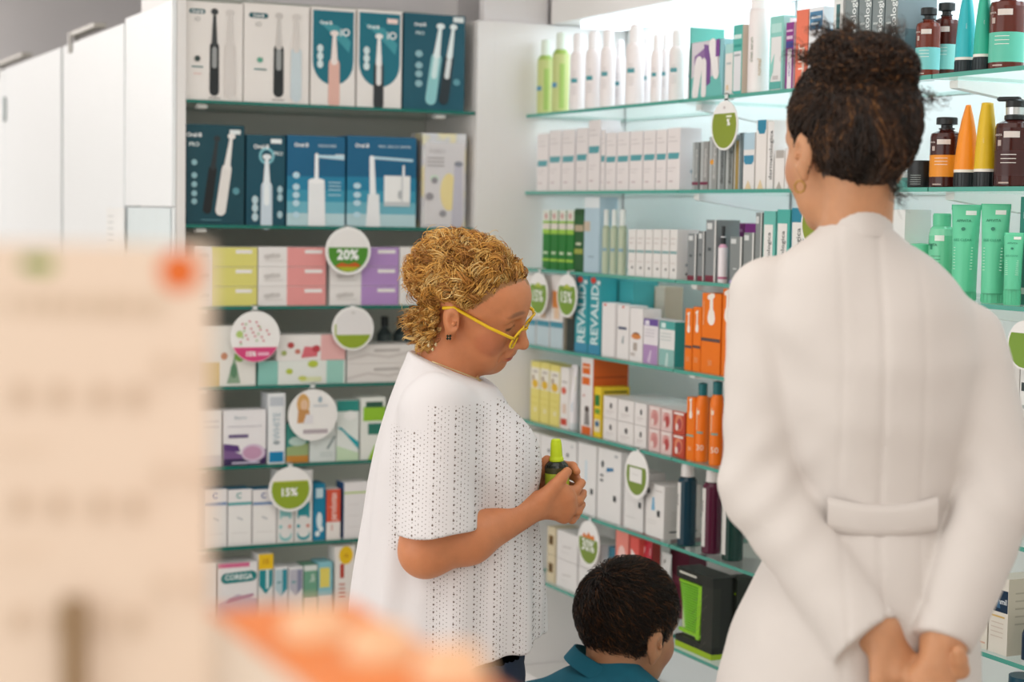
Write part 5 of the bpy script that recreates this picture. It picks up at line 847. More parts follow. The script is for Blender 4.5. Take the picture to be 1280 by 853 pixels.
# ------------------------------------------------------------------ woman in the white eyelet blouse
def build_woman():
    f = Frame(575, 3.15); L = f.L; pm = f.px
    hd = Head(rotm(-.19, .385, .36), L(598.5, 393, 0)*np.array([1, 0, 1]), .97, .76)
    hd.c = np.array([-0.06956-f.x0, 0, 1.4334])
    S = Sculpt(L(470, 0, 0)*np.array([1, 0, 0])+np.array([0, -.31, L(570, 860, 0)[2]]), np.array([L(745, 0, 0)[0], .30, L(570, 290, 0)[2]]), .0027)
    hd.build(S, True)
    S.cap(hd.w((-.026, 0, -.05)), L(552, 490, .005), .052, .056, .02)
    S.ell(L(546, 524, .0), (.068, .15, .065), None, .035)                                # shoulders and upper chest under the blouse
    for q, y in ((-.005, -.024), (.004, -.030)): pass
    sh, el, wr = L(546, 512, -.165), L(532, 689, -.205), L(664, 634, -.10)
    S.cap(sh, el, .05, .043, .02); S.cap(el, L(585, 672, -.175), .041, .043, .02); S.cap(L(585, 672, -.175), wr, .043, .0275, .02)
    hand(S, wr, [L(702, 613, -.083), L(709, 622, -.078), L(710, 634, -.07), L(705, 645, -.062)],
         [[L(719, 614, -.064), L(727, 604, -.045)], [L(723, 626, -.058), L(729, 617, -.036)], [L(722, 639, -.05), L(727, 631, -.028)], [L(715, 650, -.045), L(721, 645, -.026)]],
         [L(678, 624, -.105), L(693, 608, -.096), L(702, 598, -.09), L(709, 590, -.084)])
    sh2, el2, wr2 = L(560, 512, .165), L(600, 680, .2), L(652, 614, .03)
    S.cap(sh2, el2, .05, .042, .02); S.cap(el2, wr2, .041, .028, .02)
    hand(S, wr2, [L(684, 589, -.018), L(686, 598, -.012), L(686, 607, -.008), L(682, 616, -.006)],
         [[L(703, 582, -.020), L(716, 583, -.030), L(721, 590, -.048)], [L(706, 593, -.012), L(719, 596, -.026), L(724, 604, -.044)], [L(706, 605, -.006), L(718, 610, -.020), L(722, 617, -.034)], [L(700, 616, -.004), L(712, 620, -.012), L(717, 624, -.024)]],
         [L(668, 596, -.03), L(676, 587, -.038), L(681, 580, -.042), L(684, 575, -.044)])
    V, Q = S.skin(1)
    HP = [(672, 350), (661, 347), (648, 352), (628, 358), (612, 371), (594, 383), (581, 385), (574, 376), (560, 374), (550, 382), (545, 404), (547, 420), (536, 436), (518, 430), (500, 395), (505, 345), (535, 305), (590, 285), (650, 300)]
    hp = np.array([L(a, b, 0) for a, b in HP]); poly = list(zip(hp[:, 0], hp[:, 2]))
    def scalp(Vv, H):
        # near side by its outline in the photograph, far side by the head's own symmetry
        m = inpoly(Vv[:, 0], Vv[:, 2], poly) & (H[:, 2] > -.06)
        far = (H[:, 1] > .01); g = (H[:, 2] > .055+.02*0) & (H[:, 0] < .085) | (H[:, 0] < -.0) & (H[:, 2] > -.05)
        ear = (np.abs(H[:, 1]) > .074) & (H[:, 0] > -.035) & (H[:, 0] < .02) & (H[:, 2] < .015)
        return np.where(far, g, m) & ~ear
    col = hd.tint(V, 'C98258', 'A64B38', '9A6C40', lambda a, H: scalp(a, H) & (H[:, 2] > .0))
    # nails
    body = np_mesh('person', V, Q, SKIN, None, col)
    body.location = f.o; body.rotation_euler = (0, 0, -YAW)
    tag(body, 'woman with curly blonde hair in white eyelet blouse, looking down at a bottle', 'person')
    # --- hair: short tight curls
    n = 60000; u = rng.normal(size=(n, 3)); u /= np.linalg.norm(u, axis=1, keepdims=True)
    Hr = u*np.array([.099, .077, .0685])+np.array([-.008, 0, .0215]); Nn = u/np.array([.099, .077, .0685]); Nn /= np.linalg.norm(Nn, axis=1, keepdims=True)
    W = hd.c+(Hr*hd.s)@hd.R.T; m = scalp(W, Hr); Hr, Nn = Hr[m][:1050], Nn[m][:1050]; NL = len(Hr); K = 9
    pal = np.array([hexc(h)[:3] for h in ('E8B868', 'D49A48', 'B47A38', 'F0CC88', '8E5C28', 'E0A854')])
    lowf = np.sin(Hr[:, 0]*70+1)*np.sin(Hr[:, 2]*85+2)+.7*np.sin(Hr[:, 1]*60+Hr[:, 0]*90)
    back = np.tile(np.array([-.8, 0, .25]), (NL, 1))+rng.normal(0, .3, (NL, 3))+np.stack([np.zeros(NL), .6*np.sin(Hr[:, 0]*80), .6*np.sin(Hr[:, 2]*75+Hr[:, 0]*40)], 1); back[:, 2] -= 1.1*np.clip((-.01-Hr[:, 2])/.05, 0, 1)
    flow = back-(back*Nn).sum(1, keepdims=True)*Nn; flow /= np.linalg.norm(flow, axis=1, keepdims=True)
    top = np.clip(Hr[:, 2]/.1, 0, 1); backw = np.clip(-Hr[:, 0]/.1, 0, 1); front = np.clip((Hr[:, 0]-.03)/.06, 0, 1)
    length = .04+.028*rng.random(NL)+.01*top-.012*front; lift = (.006+.007*top+.007*backw-.002*front)*(.55+.45*rng.random(NL))*(1+.28*lowf)
    lift = np.maximum(lift, .004); hr = .005+.008*rng.random(NL); ph = rng.random(NL)*6.28; tw = (1.0+1.1*rng.random(NL))*6.28*np.sign(rng.random(NL)-.5); ci = rng.choice(6, NL, p=[.2, .25, .2, .12, .08, .15])
    dark = np.clip(.95+.12*lowf, .7, 1.15)  # shade in the hollows between raised curls put into the strand colour
    rp = lambda q: np.repeat(q, K, axis=0); N = NL*K
    Hr, Nn, flow = rp(Hr)+rng.normal(0, .0022, (N, 3)), rp(Nn), rp(flow)+rng.normal(0, .06, (N, 3)); bi = np.cross(Nn, flow); Mm = 24; t = np.linspace(0, 1, Mm)[None, :, None]
    e3 = lambda q, j=0.0: (rp(q)*(1+j*rng.normal(0, 1, N)))[:, None, None]
    length, lift, hr, ph, tw = e3(length, .12), e3(lift, .12), e3(hr, .15), e3(ph)+rng.normal(0, .35, (N, 1, 1)), e3(tw, .04)
    a = ph+tw*t; grow = np.clip(t*4, 0, 1)
    Pp = Hr[:, None]+Nn[:, None]*(lift*np.sin(np.minimum(t*2.2, 1.57))-.006*t*t*length/.05)+flow[:, None]*length*t*.75+grow*hr*(np.cos(a)*bi[:, None]+np.sin(a)*(Nn[:, None]*.8+flow[:, None]*.4))
    Wp = hd.c+(Pp.reshape(-1, 3)*hd.s)@hd.R.T
    cl = pal[rp(ci)]*(0.85+.3*rng.random((N, 1)))*rp(dark)[:, None]
    strands('hair', Wp.reshape(N, Mm, 3), (.0007+.0007*rng.random(N)), cl, body)
    # curls at the nape, rooted on the back of the neck
    npoly = np.array([L(a_, b_, 0) for a_, b_ in ((514, 392), (552, 378), (549, 403), (545, 420), (537, 433), (524, 428), (514, 412))]); HV = hd.inv(V)
    mk = inpoly(V[:, 0], V[:, 2], list(zip(npoly[:, 0], npoly[:, 2]))) & (HV[:, 0] < -.03) & (HV[:, 2] > -.085); rv = V[mk]; nv = rv-np.array([L(565, 420, 0)[0], .01, 0])[None]; nv[:, 2] = 0; nv /= np.linalg.norm(nv, axis=1, keepdims=True)+1e-9
    pk = rng.choice(len(rv), 420); r0_, n0_ = np.repeat(rv[pk], 5, 0), np.repeat(nv[pk], 5, 0); N3 = len(r0_); r0_ = r0_+rng.normal(0, .0015, (N3, 3)); t3 = np.linspace(0, 1, 20)[None, :, None]
    dn = np.repeat(np.array([-.1, 0, -.5])+rng.normal(0, .4, (420, 3)), 5, 0); l3 = np.repeat(.016+.012*rng.random(420), 5)[:, None, None]; a3 = np.repeat(rng.random(420)*6.28, 5)[:, None, None]+rng.normal(0, .3, (N3, 1, 1))+t3*np.repeat(7+6*rng.random(420), 5)[:, None, None]; h3 = np.repeat(.003+.003*rng.random(420), 5)[:, None, None]
    b3 = np.cross(n0_, dn); b3 /= np.linalg.norm(b3, axis=1, keepdims=True)+1e-9
    P3 = r0_[:, None]+n0_[:, None]*(.004+.006*np.sin(t3*2))+dn[:, None]*l3*t3+np.clip(t3*4, 0, 1)*h3*(np.cos(a3)*b3[:, None]+np.sin(a3)*n0_[:, None])
    strands('nape_curls', P3, .0009, np.repeat(pal[rng.choice(6, 420)], 5, 0)*(.8+.3*rng.random((N3, 1))), body)
    # wisps at the nape and a small tuft at the back
    N2 = 260; c0 = np.stack([L(526, 400, 0) for _ in range(N2)])+rng.normal(0, 1, (N2, 3))*np.array([.004, .012, .006]); dirv = np.array([-.85, -.1, -.12])+rng.normal(0, .28, (N2, 3))
    t2 = np.linspace(0, 1, 18)[None, :, None]; ln = (.018+.012*rng.random(N2))[:, None, None]; a2 = rng.random(N2)[:, None, None]*6.28+t2*15
    P2 = c0[:, None]+dirv[:, None]*ln*t2+.004*t2*np.concatenate([np.cos(a2), np.sin(a2), np.sin(a2+1)], 2)
    strands('hair_tuft', P2, .0008, pal[rng.choice(6, N2)], body)
    # --- blouse
    B = Sculpt(np.array([L(425, 0, 0)[0], -.30, L(570, 835, 0)[2]]), np.array([L(700, 0, 0)[0], .30, L(570, 425, 0)[2]]), .0034)
    rows = [(430, 512, 572, .068), (447, 508, 588, .085), (462, 501, 603, .125), (478, 495, 617, .165), (500, 487, 632, .19), (530, 478, 646, .195), (560, 470, 656, .19), (600, 462, 664, .185), (650, 454, 672, .18), (700, 447, 677, .182), (750, 441, 681, .188), (800, 437, 681, .195), (836, 436, 680, .198)]
    secs = []
    for y, xl, xr, b in rows:
        p0, p1 = L(xl, y, 0), L(xr, y, 0); secs.append(((p0[2]+p1[2])/2, (p0[0]+p1[0])/2, 0.0, (p1[0]-p0[0])/2, b))
    B.loft(secs, .01, 2.2, 4)
    # bust
    for y in (-.075, .075): B.ell(L(622, 580, y), (.075, .085, .085), None, .05)
    cut_n = np.array([.12, -.1, -1.0]); cut_n /= np.linalg.norm(cut_n)
    for s_, (a_, b_, cq) in enumerate(((L(546, 510, -.165), L(545, 690, -.212), L(545, 668, -.21)), (L(560, 510, .165), L(572, 690, .21), L(572, 668, .21)))):
        B.cap(a_, b_, .060, .071, .028, cut=(cut_n*np.array([1, 1 if s_ == 0 else -1, 1]), cq))
    # neckline and hem
    n1 = L(608, 479, 0)-L(514, 439, 0); nn = np.array([-n1[2], 0, n1[0]]); nn /= np.linalg.norm(nn); B.half(nn, L(608, 479, 0))
    h1 = L(682, 788, 0)-L(540, 814, 0); hn = -np.array([-h1[2], 0, h1[0]]); hn /= np.linalg.norm(hn); B.half(hn, L(540, 814, 0))
    X, Y, Z = B.grid(); zt = L(570, 480, 0)[2]; drop = np.clip((zt-Z)/.35, 0, 1)
    ang = np.arctan2(Y, X-L(560, 600, 0)[0])
    B.F += (.0042*drop*np.sin(ang*9+Z*6)+.0022*drop*np.sin(ang*17-Z*11+1)+.0016*np.sin(Z*60+X*45+Y*20)*np.clip((Z-L(0, 640, 0)[2])/.1, 0, 1)*np.clip(.12-np.abs(Y+.2), 0, .1)*10).astype(np.float32)
    Vb, Qb = B.skin(2)
    # where the eyelet cloth is (sleeve, yoke and front), plain cloth elsewhere
    def PX(x): return 575+(x-0)*FPX/f.D
    bx = np.array([L(p, 600, 0)[0] for p in (498, 541, 515, 560)])
    zz = np.array([L(560, p, 0)[2] for p in (470, 500, 520, 665, 700)])
    near = Vb[:, 1] < -.10
    slv = near & (Vb[:, 0] > bx[0]-.005) & (Vb[:, 0] < L(592, 600, -.2)[0]) & (Vb[:, 2] < zz[2]) & (Vb[:, 2] > zz[3]-.005)
    front = (Vb[:, 0] > bx[1]) & (Vb[:, 2] < L(560, 492, 0)[2]); ey = (slv | front).astype(float)
    cb_ = np.tile(np.array(hexc('EFECEA')[:3]), (len(Vb), 1)); cb_ = np.concatenate([ey[:, None], np.zeros((len(Vb), 2))], 1)
    cloth = eyelet_mat()
    bl = np_mesh('blouse', Vb, Qb, cloth, body, cb_, 'eyelet')
    # stitched hem edges on cuff and bottom
    def ring(V0, q, nrm, tol):
        d = (V0-q)@nrm; return V0[np.abs(d) < tol]
    # --- trousers and shoes
    T = Sculpt(np.array([L(440, 0, 0)[0], -.24, -.002]), np.array([L(690, 0, 0)[0], .24, L(570, 800, 0)[2]]), .008)
    zw = L(570, 790, 0)[2]; x0, x1 = L(500, 830, 0)[0], L(657, 830, 0)[0]
    for y in (-.085, .085):
        T.cap(np.array([(x0+x1)/2, y*.9, zw-.06]), np.array([(x0+x1)/2-.01, y, .5]), (x1-x0)/2, .075, .05); T.cap(np.array([(x0+x1)/2-.01, y, .5]), np.array([(x0+x1)/2-.03, y, .07]), .075, .06, .04)
    Vt, Qt = T.skin(2); np_mesh('trousers', Vt, Qt, mat('15233A', .8, 'denim', amp=.15, ns=40), body)
    for y in (-.085, .085):
        G = Sculpt(np.array([-.25, y-.08, -.01]), np.array([.25, y+.08, .16]), .008); cx = (x0+x1)/2-.03
        G.cap((cx-.06, y, .04), (cx+.13, y, .03), .042, .034, .02); G.half((0, 0, -1), (0, 0, .001)); Vg, Qg = G.skin(1); np_mesh('shoe', Vg, Qg, mat('2A2522', .5, 'leather'), body)
    return f, hd, body
def math_nodes(nt):
    class N:
        def __init__(s, o): s.o = o
        def _op(s, op, b=None, rev=False):
            n = nt.nodes.new('ShaderNodeMath'); n.operation = op; ins = [s, b] if not rev else [b, s]
            for i, q in enumerate(ins):
                if q is None: continue
                if isinstance(q, N): nt.links.new(q.o, n.inputs[i])
                else: n.inputs[i].default_value = q
            return N(n.outputs[0])
        def __add__(s, b): return s._op('ADD', b)
        def __sub__(s, b): return s._op('SUBTRACT', b)
        def __mul__(s, b): return s._op('MULTIPLY', b)
        def fr(s): return s._op('FRACT')
        def floor(s): return s._op('FLOOR')
        def lt(s, b): return s._op('LESS_THAN', b)
        def gt(s, b): return s._op('GREATER_THAN', b)
        def mx(s, b): return s._op('MAXIMUM', b)
        def mod2(s): return s._op('FLOORED_MODULO', 2.0)
    return N
def eyelet_mat():
    m = bpy.data.materials.new('eyelet_cloth'); m.use_nodes = True; nt = m.node_tree; b = nt.nodes['Principled BSDF']; N = math_nodes(nt)
    tc = nt.nodes.new('ShaderNodeTexCoord'); sp = nt.nodes.new('ShaderNodeSeparateXYZ'); nt.links.new(tc.outputs['Object'], sp.inputs[0])
    at = nt.nodes.new('ShaderNodeAttribute'); at.attribute_name = 'eyelet'; sc = nt.nodes.new('ShaderNodeSeparateColor'); nt.links.new(at.outputs['Color'], sc.inputs[0])
    x, z, reg = N(sp.outputs['X'])+1.0, N(sp.outputs['Z']), N(sc.outputs[0])
    def dots(p, q, r, ox=0.0):      # lattice of holes, columns p apart, q apart along the column, radius r
        u = (x+ox)*(1/p); c = u.floor(); fu = (u.fr()-.5)*p; fv = ((z*(1/q)+c.mod2()*.5).fr()-.5)*q
        return (fu*fu+fv*fv).lt(r*r)
    stripe = ((x*(1/.034)).fr()-.5); band = (stripe*stripe).lt(.06)         # groups of columns with plain cloth between
    big = dots(.0113, .0125, .0016)*band
    stripe2 = ((x*(1/.034)+.5).fr()-.5); band2 = (stripe2*stripe2).lt(.02)
    fine = dots(.0056, .0072, .0008)
    hole = big.mx(fine*band.mx(band2))*reg
    mix = nt.nodes.new('ShaderNodeMix'); mix.data_type = 'RGBA'; mix.inputs[6].default_value = hexc('DFDBDC'); mix.inputs[7].default_value = hexc('6A5A52')
    nt.links.new(hole.o, mix.inputs[0]); nt.links.new(mix.outputs[2], b.inputs['Base Color']); b.inputs['Roughness'].default_value = .85; b.inputs['Specular IOR Level'].default_value = .2
    # fabric relief
    nz = nt.nodes.new('ShaderNodeTexNoise'); nz.inputs['Scale'].default_value = 420; nt.links.new(tc.outputs['Object'], nz.inputs['Vector'])
    bm = nt.nodes.new('ShaderNodeBump'); bm.inputs['Strength'].default_value = .35; bm.inputs['Distance'].default_value = .002
    hh = N(nz.outputs['Fac'])*.35-hole*1.0; nt.links.new(hh.o, bm.inputs['Height']); nt.links.new(bm.outputs[0], b.inputs['Normal'])
    return m
fw_, hw_, woman = build_woman()
def wpt(f, p): p = np.array(p); return f.o+p[0]*RH+p[1]*FH+p[2]*UZ
# glasses: yellow frame, two rims with lenses, two temples
gl = empty('eyeglasses', tuple(wpt(fw_, hw_.w((.105, 0, -.018))))); tag(gl, 'yellow framed eyeglasses worn low on the nose', 'glasses')
def gpart(name, mb): o = mb.build(name); o.parent = gl; o.matrix_parent_inverse = Matrix.Translation(-Vector(gl.location)); return o
HG = lambda x, y, z: wpt(fw_, hw_.w((x, y, z)))
YF = mat('E2B714', .25, 'acetate', amp=.08, ns=60)
for y in (-1, 1):
    cz, cy_ = -.020, .033*y; pts = [HG(.108-.004*abs(math.cos(a))-.10*(0)+(.0)+math.sin(a)*.003, cy_+.0255*math.cos(a), cz+.0215*math.sin(a)) for a in np.linspace(0, 2*math.pi, 33)]
    mb = MB(); mb.tube(pts, .0021, YF, 6); rim_ = gpart('rim', mb)
    ml = MB(); ml.poly(pts[:-1], glass_mat('lens_glass', (.80, .84, .72, 1), 1.5)); ml.build('lens', rim_)
    mt = MB(); mt.tube([HG(.106, .0585*y, -.012), HG(.100, .0665*y, -.008), HG(.06, .0745*y, -.003), HG(.02, .0775*y, .003), HG(-.012, .081*y, .009), HG(-.03, .08*y, -.002)], .0031, YF, 6); gpart('temple', mt)
mb = MB(); mb.tube([HG(.106, -.0085, -.016), HG(.113, 0, -.012), HG(.106, .0085, -.016)], .0018, YF, 6); gpart('bridge', mb)
# earring and necklace
ep = HG(-.002, -.084, -.049); er = MB(); c_ = ep-FH*.002
for a in range(4):
    q = c_+.0032*(math.cos(a*1.571+.78)*RH+math.sin(a*1.571+.78)*UZ); er.lathe([(0, q[2]-.0028, 'g:12302A'), (.0028, q[2], 'g:12302A'), (0, q[2]+.0028, 'g:12302A')], 8, 1, 1, (q[0], q[1]))
er.lathe([(0, c_[2]-.0016, 'm:D9D9D0'), (.0016, c_[2], 'm:D9D9D0'), (0, c_[2]+.0016, 'm:D9D9D0')], 8, 1, 1, (c_[0]-FH[0]*.003, c_[1]-FH[1]*.003))
tag(er.build('earring'), 'dark green clover shaped stud in the earlobe', 'earring')
nk = MB(); ang = np.linspace(-2.3, 2.3, 26); prs = [fw_.L(540+62*math.cos(a*.68) if abs(a) < 2.3 else 540, 452+24*math.cos(a*.68), .075*math.sin(a*.68)) for a in ang]
nk.tube([wpt(fw_, p) for p in prs], .0012, 'm:D9C79A', 5)
for k, (px, py, d) in enumerate(((536, 432, -.066), (541, 437, -.068), (545, 431, -.068), (597, 472, -.02), (599, 476, -.02))):
    q = wpt(fw_, fw_.L(px, py, d)); nk.lathe([(0, q[2]-.004, 'm:E6D9B0'), (.004, q[2], 'm:E6D9B0'), (0, q[2]+.004, 'm:E6D9B0')], 8, 1, 1, (q[0], q[1]))
tag(nk.build('necklace'), 'fine gold necklace with small beads round the neck', 'necklace')
# spray bottle in her hands
b0 = fw_.L(697, 632, -.052); b1 = fw_.L(695, 549, -.056); hb = np.linalg.norm(b1-b0); loc = wpt(fw_, b0)
r0 = fw_.px(15)
sb_ = MB(); DK = 'g:20261E'; LB = 's:B9CC3A'
sb_.lathe([(0, 0, DK), (r0*.92, 0, DK), (r0, .004, DK), (r0, hb*.05, LB), (r0, hb*.50, 'g:4A4A2E'), (r0, hb*.585, DK), (r0*.93, hb*.62, DK), (r0*.72, hb*.66, DK), (r0*.5, hb*.68, DK)], 24)
ob = sb_.build('spray_bottle', None, tuple(loc)); axd = (b1-b0)[0]*RH+(b1-b0)[1]*FH+(b1-b0)[2]*UZ; ob.rotation_mode = 'QUATERNION'; ob.rotation_quaternion = Vector((0, 0, 1)).rotation_difference(Vector(axd/np.linalg.norm(axd)))
tag(ob, 'small dark spray bottle with lime green label and cap, held in both hands', 'bottle')
cp_ = MB(); LC = 's:C6DC1E'; cp_.lathe([(r0*.58, hb*.655, LC), (r0*.60, hb*.70, LC), (r0*.52, hb*.74, LC), (r0*.46, hb*.93, LC), (r0*.40, hb*.985, LC), (r0*.3, hb, LC), (0, hb, LC)], 20); cp_.build('cap', ob)
# ------------------------------------------------------------------ woman in the white coat, seen from behind
COATM = bpy.data.materials.new('coat_cloth'); COATM.use_nodes = True
def coat_nodes():
    nt = COATM.node_tree; b = nt.nodes['Principled BSDF']; tc = nt.nodes.new('ShaderNodeTexCoord'); nz = nt.nodes.new('ShaderNodeTexNoise'); nz.inputs['Scale'].default_value = 500; n2 = nt.nodes.new('ShaderNodeTexNoise'); n2.inputs['Scale'].default_value = 14
    nt.links.new(tc.outputs['Object'], nz.inputs['Vector']); nt.links.new(tc.outputs['Object'], n2.inputs['Vector'])
    bm = nt.nodes.new('ShaderNodeBump'); bm.inputs['Strength'].default_value = .2; bm.inputs['Distance'].default_value = .001; nt.links.new(nz.outputs['Fac'], bm.inputs['Height'])
    bm2 = nt.nodes.new('ShaderNodeBump'); bm2.inputs['Strength'].default_value = .25; bm2.inputs['Distance'].default_value = .01; nt.links.new(n2.outputs['Fac'], bm2.inputs['Height']); nt.links.new(bm.outputs[0], bm2.inputs['Normal']); nt.links.new(bm2.outputs[0], b.inputs['Normal'])
    b.inputs['Base Color'].default_value = hexc('D6CFCA'); b.inputs['Roughness'].default_value = .85; b.inputs['Specular IOR Level'].default_value = .2
coat_nodes()
def build_pharmacist():
    f = Frame(1080, 2.5); L = f.L
    hd = Head(rotm(math.radians(110), .10, 0.0), L(1061, 180, 0.02), 1.0)
    S = Sculpt(np.array([L(930, 0, 0)[0], -.30, L(1080, 930, 0)[2]]), np.array([L(1270, 0, 0)[0], .18, L(1060, 60, 0)[2]]), .0034)
    hd.build(S)
    S.cap(hd.w((-.035, 0, -.04)), L(1066, 330, .01), .046, .051, .02); S.ell(L(1075, 360, .03), (.12, .06, .06), None, .04)
    lw, rw = L(1098, 792, -.17), L(1180, 803, -.185)
    S.cap(L(970, 400, .02), L(956, 606, -.05), .03, .03, .01); S.cap(L(956, 606, -.05), lw, .034, .031, .01); S.cap(L(1205, 420, .02), L(1243, 606, -.07), .03, .03, .01); S.cap(L(1243, 606, -.07), rw, .034, .032, .01)
    S.cap(L(1066, 330, .02), L(970, 400, .02), .04, .03, .02); S.cap(L(1066, 330, .02), L(1205, 420, .02), .04, .03, .02)
    hand(S, lw, [L(1118, 845, -.20), L(1132, 852, -.195), L(1145, 853, -.185), L(1155, 848, -.175)], [[L(1128, 885, -.2), L(1146, 905, -.195)], [L(1142, 892, -.195), L(1158, 908, -.19)], [L(1156, 890, -.185), L(1170, 900, -.18)], [L(1168, 878, -.175), L(1180, 886, -.17)]], [L(1100, 815, -.19), L(1098, 850, -.205), L(1102, 875, -.21), L(1108, 892, -.21)], .029, .0118, .014)
    hand(S, rw, [L(1150, 848, -.215), L(1157, 858, -.22), L(1168, 862, -.22), L(1180, 860, -.215)], [[L(1135, 880, -.22), L(1130, 900, -.215)], [L(1145, 892, -.222), L(1140, 908, -.22)], [L(1160, 896, -.222), L(1156, 912, -.22)], [L(1176, 890, -.216), L(1172, 905, -.215)]], [L(1190, 825, -.2), L(1201, 838, -.215), L(1200, 825, -.225), L(1198, 815, -.23)], .029, .0118, .014)
    V, Q = S.skin(1)
    hl = lambda Vv, H: ((H[:, 2] > -.05) & (H[:, 0] < -.012)) | (H[:, 2] > .065+.0*H[:, 0]) | ((H[:, 0] < .035) & (H[:, 2] > .01))
    ear = lambda H: (np.abs(H[:, 1]) > .073) & (H[:, 0] > -.03) & (H[:, 0] < .015) & (H[:, 2] < .018)
    body = np_mesh('person', V, Q, SKIN, None, hd.tint(V, 'C48E68', 'A8664E', '2A1C14', lambda a, H: hl(a, H) & ~ear(H)))
    body.location = f.o; body.rotation_euler = (0, 0, -YAW); tag(body, 'woman in a long white coat seen from behind, dark hair in a bun', 'person')
    # --- hair: combed up into a curly bun
    Hh = Sculpt(np.array([L(940, 0, 0)[0], -.2, L(1060, 250, 0)[2]]), np.array([L(1190, 0, 0)[0], .2, L(1060, 10, 0)[2]]), .0034)
    hd.ell(Hh, (-.014, 0, .033), (.104, .083, .092), .01)
    Hh.ell(L(1090, 168, -.045), (.055, .05, .068), None, .03); Hh.cap(L(1080, 195, -.05), L(1084, 222, -.045), .03, .018, .03)
    bc = L(1082, 82, -.04); Hh.ell(bc, (.066, .056, .040), None, .008); Hh.ell(L(1045, 70, -.04), (.032, .036, .028), None, .008); Hh.ell(L(1120, 92, -.045), (.026, .034, .034), None, .008)
    hd.ell(Hh, (.085, 0, -.03), (.075, .12, .085), .015, True); hd.ell(Hh, (-.003, .092, -.02), (.024, .03, .038), .012, True); hd.ell(Hh, (-.02, 0, -.115), (.1, .12, .055), .02, True)
    X, Y, Z = Hh.grid(); Hh.F += (.0016*np.sin(X*150+np.sin(Z*90)*2)*np.sin(Z*120+Y*100)).astype(np.float32)
    Vh, Qh = Hh.skin(1); hair = np_mesh('hair', Vh, Qh, HAIR, body, np.tile(np.array(hexc('2B1D13')[:3]), (len(Vh), 1)))
    # strands over it
    nrm = np.zeros_like(Vh); fn = np.cross(Vh[Qh[:, 1]]-Vh[Qh[:, 0]], Vh[Qh[:, 2]]-Vh[Qh[:, 0]])
    for i in range(4): np.add.at(nrm, Qh[:, i], fn)
    nrm /= np.linalg.norm(nrm, axis=1, keepdims=True)+1e-9
    G = np.gradient(Hh.F, Hh.h); shp = np.array(Hh.F.shape)-1
    def near(p):            # distance and normal of the hair volume at a point
        I = np.clip(np.round((p-Hh.lo)/Hh.h).astype(int), 0, shp); i = tuple(I.T); n = np.stack([g[i] for g in G], 1); ln = np.linalg.norm(n, axis=1, keepdims=True)+1e-6
        return Hh.F[i]/ln[:, 0], n/ln
    pick = rng.choice(len(Vh), 7000); p = Vh[pick].copy(); Mm = 16; path = []; rel = (p-bc)/np.array([.078, .07, .05]); bun = np.linalg.norm(rel, axis=1) < 1.08
    rd = rng.normal(0, 1, (len(p), 3)); ph = rng.random(len(p))*6.28; tgt = bc+np.array([0, -.0, -.02]); off = .0005+.0025*rng.random(len(p))
    lowp = p[:, 2] < L(0, 125, 0)[2]
    for i in range(Mm):
        d, n = near(p); p = p-n*(d-off-np.where(bun, .003*np.sin(i*1.1+ph), .0008*np.sin(i*.7+ph)))[:, None]; path.append(p.copy())
        g = tgt-p; g /= np.linalg.norm(g, axis=1, keepdims=True)+1e-6; g = np.where(bun[:, None], np.cross(n, rd)+.8*rd*np.sin(i*.9+ph)[:, None], g+.25*np.sin(p[:, 2:3]*60+p[:, :1]*50)*np.cross(n, g)+.05*rd); g = g-(g*n).sum(1, keepdims=True)*n; g /= np.linalg.norm(g, axis=1, keepdims=True)+1e-6
        p = p+g*np.where(bun, .0042, .0055)[:, None]
    P = np.stack(path, 1); pal = np.array([hexc(h)[:3] for h in ('22160E', '2E1E13', '3E2819', '624024', '180F09', '84582F')])
    az = np.arctan2(P[:, 0, 2]-tgt[2], P[:, 0, 0]-tgt[0]); st = np.sin(az*9+1)*.5+np.sin(az*23+P[:, 0, 1]*40)*.35+.25*rng.normal(0, 1, len(P)); st = np.where(bun, .45*np.sin(P[:, 0, 0]*140)*np.sin(P[:, 0, 2]*150+1)+.5*rng.normal(0, 1, len(P)), st)
    ci = np.where(st > 1.0, 5, np.where(st > .65, 3, np.where(st > .25, 2, np.where(st > -.2, 1, np.where(st > -.6, 0, 4))))); cl = pal[ci]*(.9+.2*rng.random((len(P), 1)))
    strands('hair_strands', P, .0006+.0007*rng.random(len(P)), cl, body)
    # loose curls: nape, temple and bun edge
    loose = []
    for (px, py, d, dx, dz, ln, n_) in ((1110, 215, -.05, .35, -.6, .06, 40), (1020, 75, -.03, -.9, .2, .035, 40), (995, 215, .0, -.2, -.8, .03, 0), (1150, 120, -.03, .5, -.2, .03, 30), (1060, 40, -.03, -.1, .7, .02, 60), (1010, 255, -.03, .0, -.3, .02, 0), (1030, 45, -.03, -.4, .5, .02, 40), (1110, 45, -.03, .3, .5, .02, 40)):
        for _ in range(n_):
            c0 = L(px, py, d)+rng.normal(0, 1, 3)*np.array([.008, .012, .006]); t = np.linspace(0, 1, Mm)[:, None]; a = rng.random()*6.28+t*9
            loose.append(c0+np.array([dx, -.05, dz])*ln*t+.008*t*np.concatenate([np.cos(a), np.sin(a), np.sin(a)], 1)+rng.normal(0, .004, 3)*t)
    if loose: strands('loose_curls', np.array(loose), .0007, pal[rng.choice(5, len(loose))], body)
    # --- coat
    B = Sculpt(np.array([L(870, 0, 0)[0], -.30, .42]), np.array([L(1330, 0, 0)[0], .30, L(1080, 262, 0)[2]]), .0042)
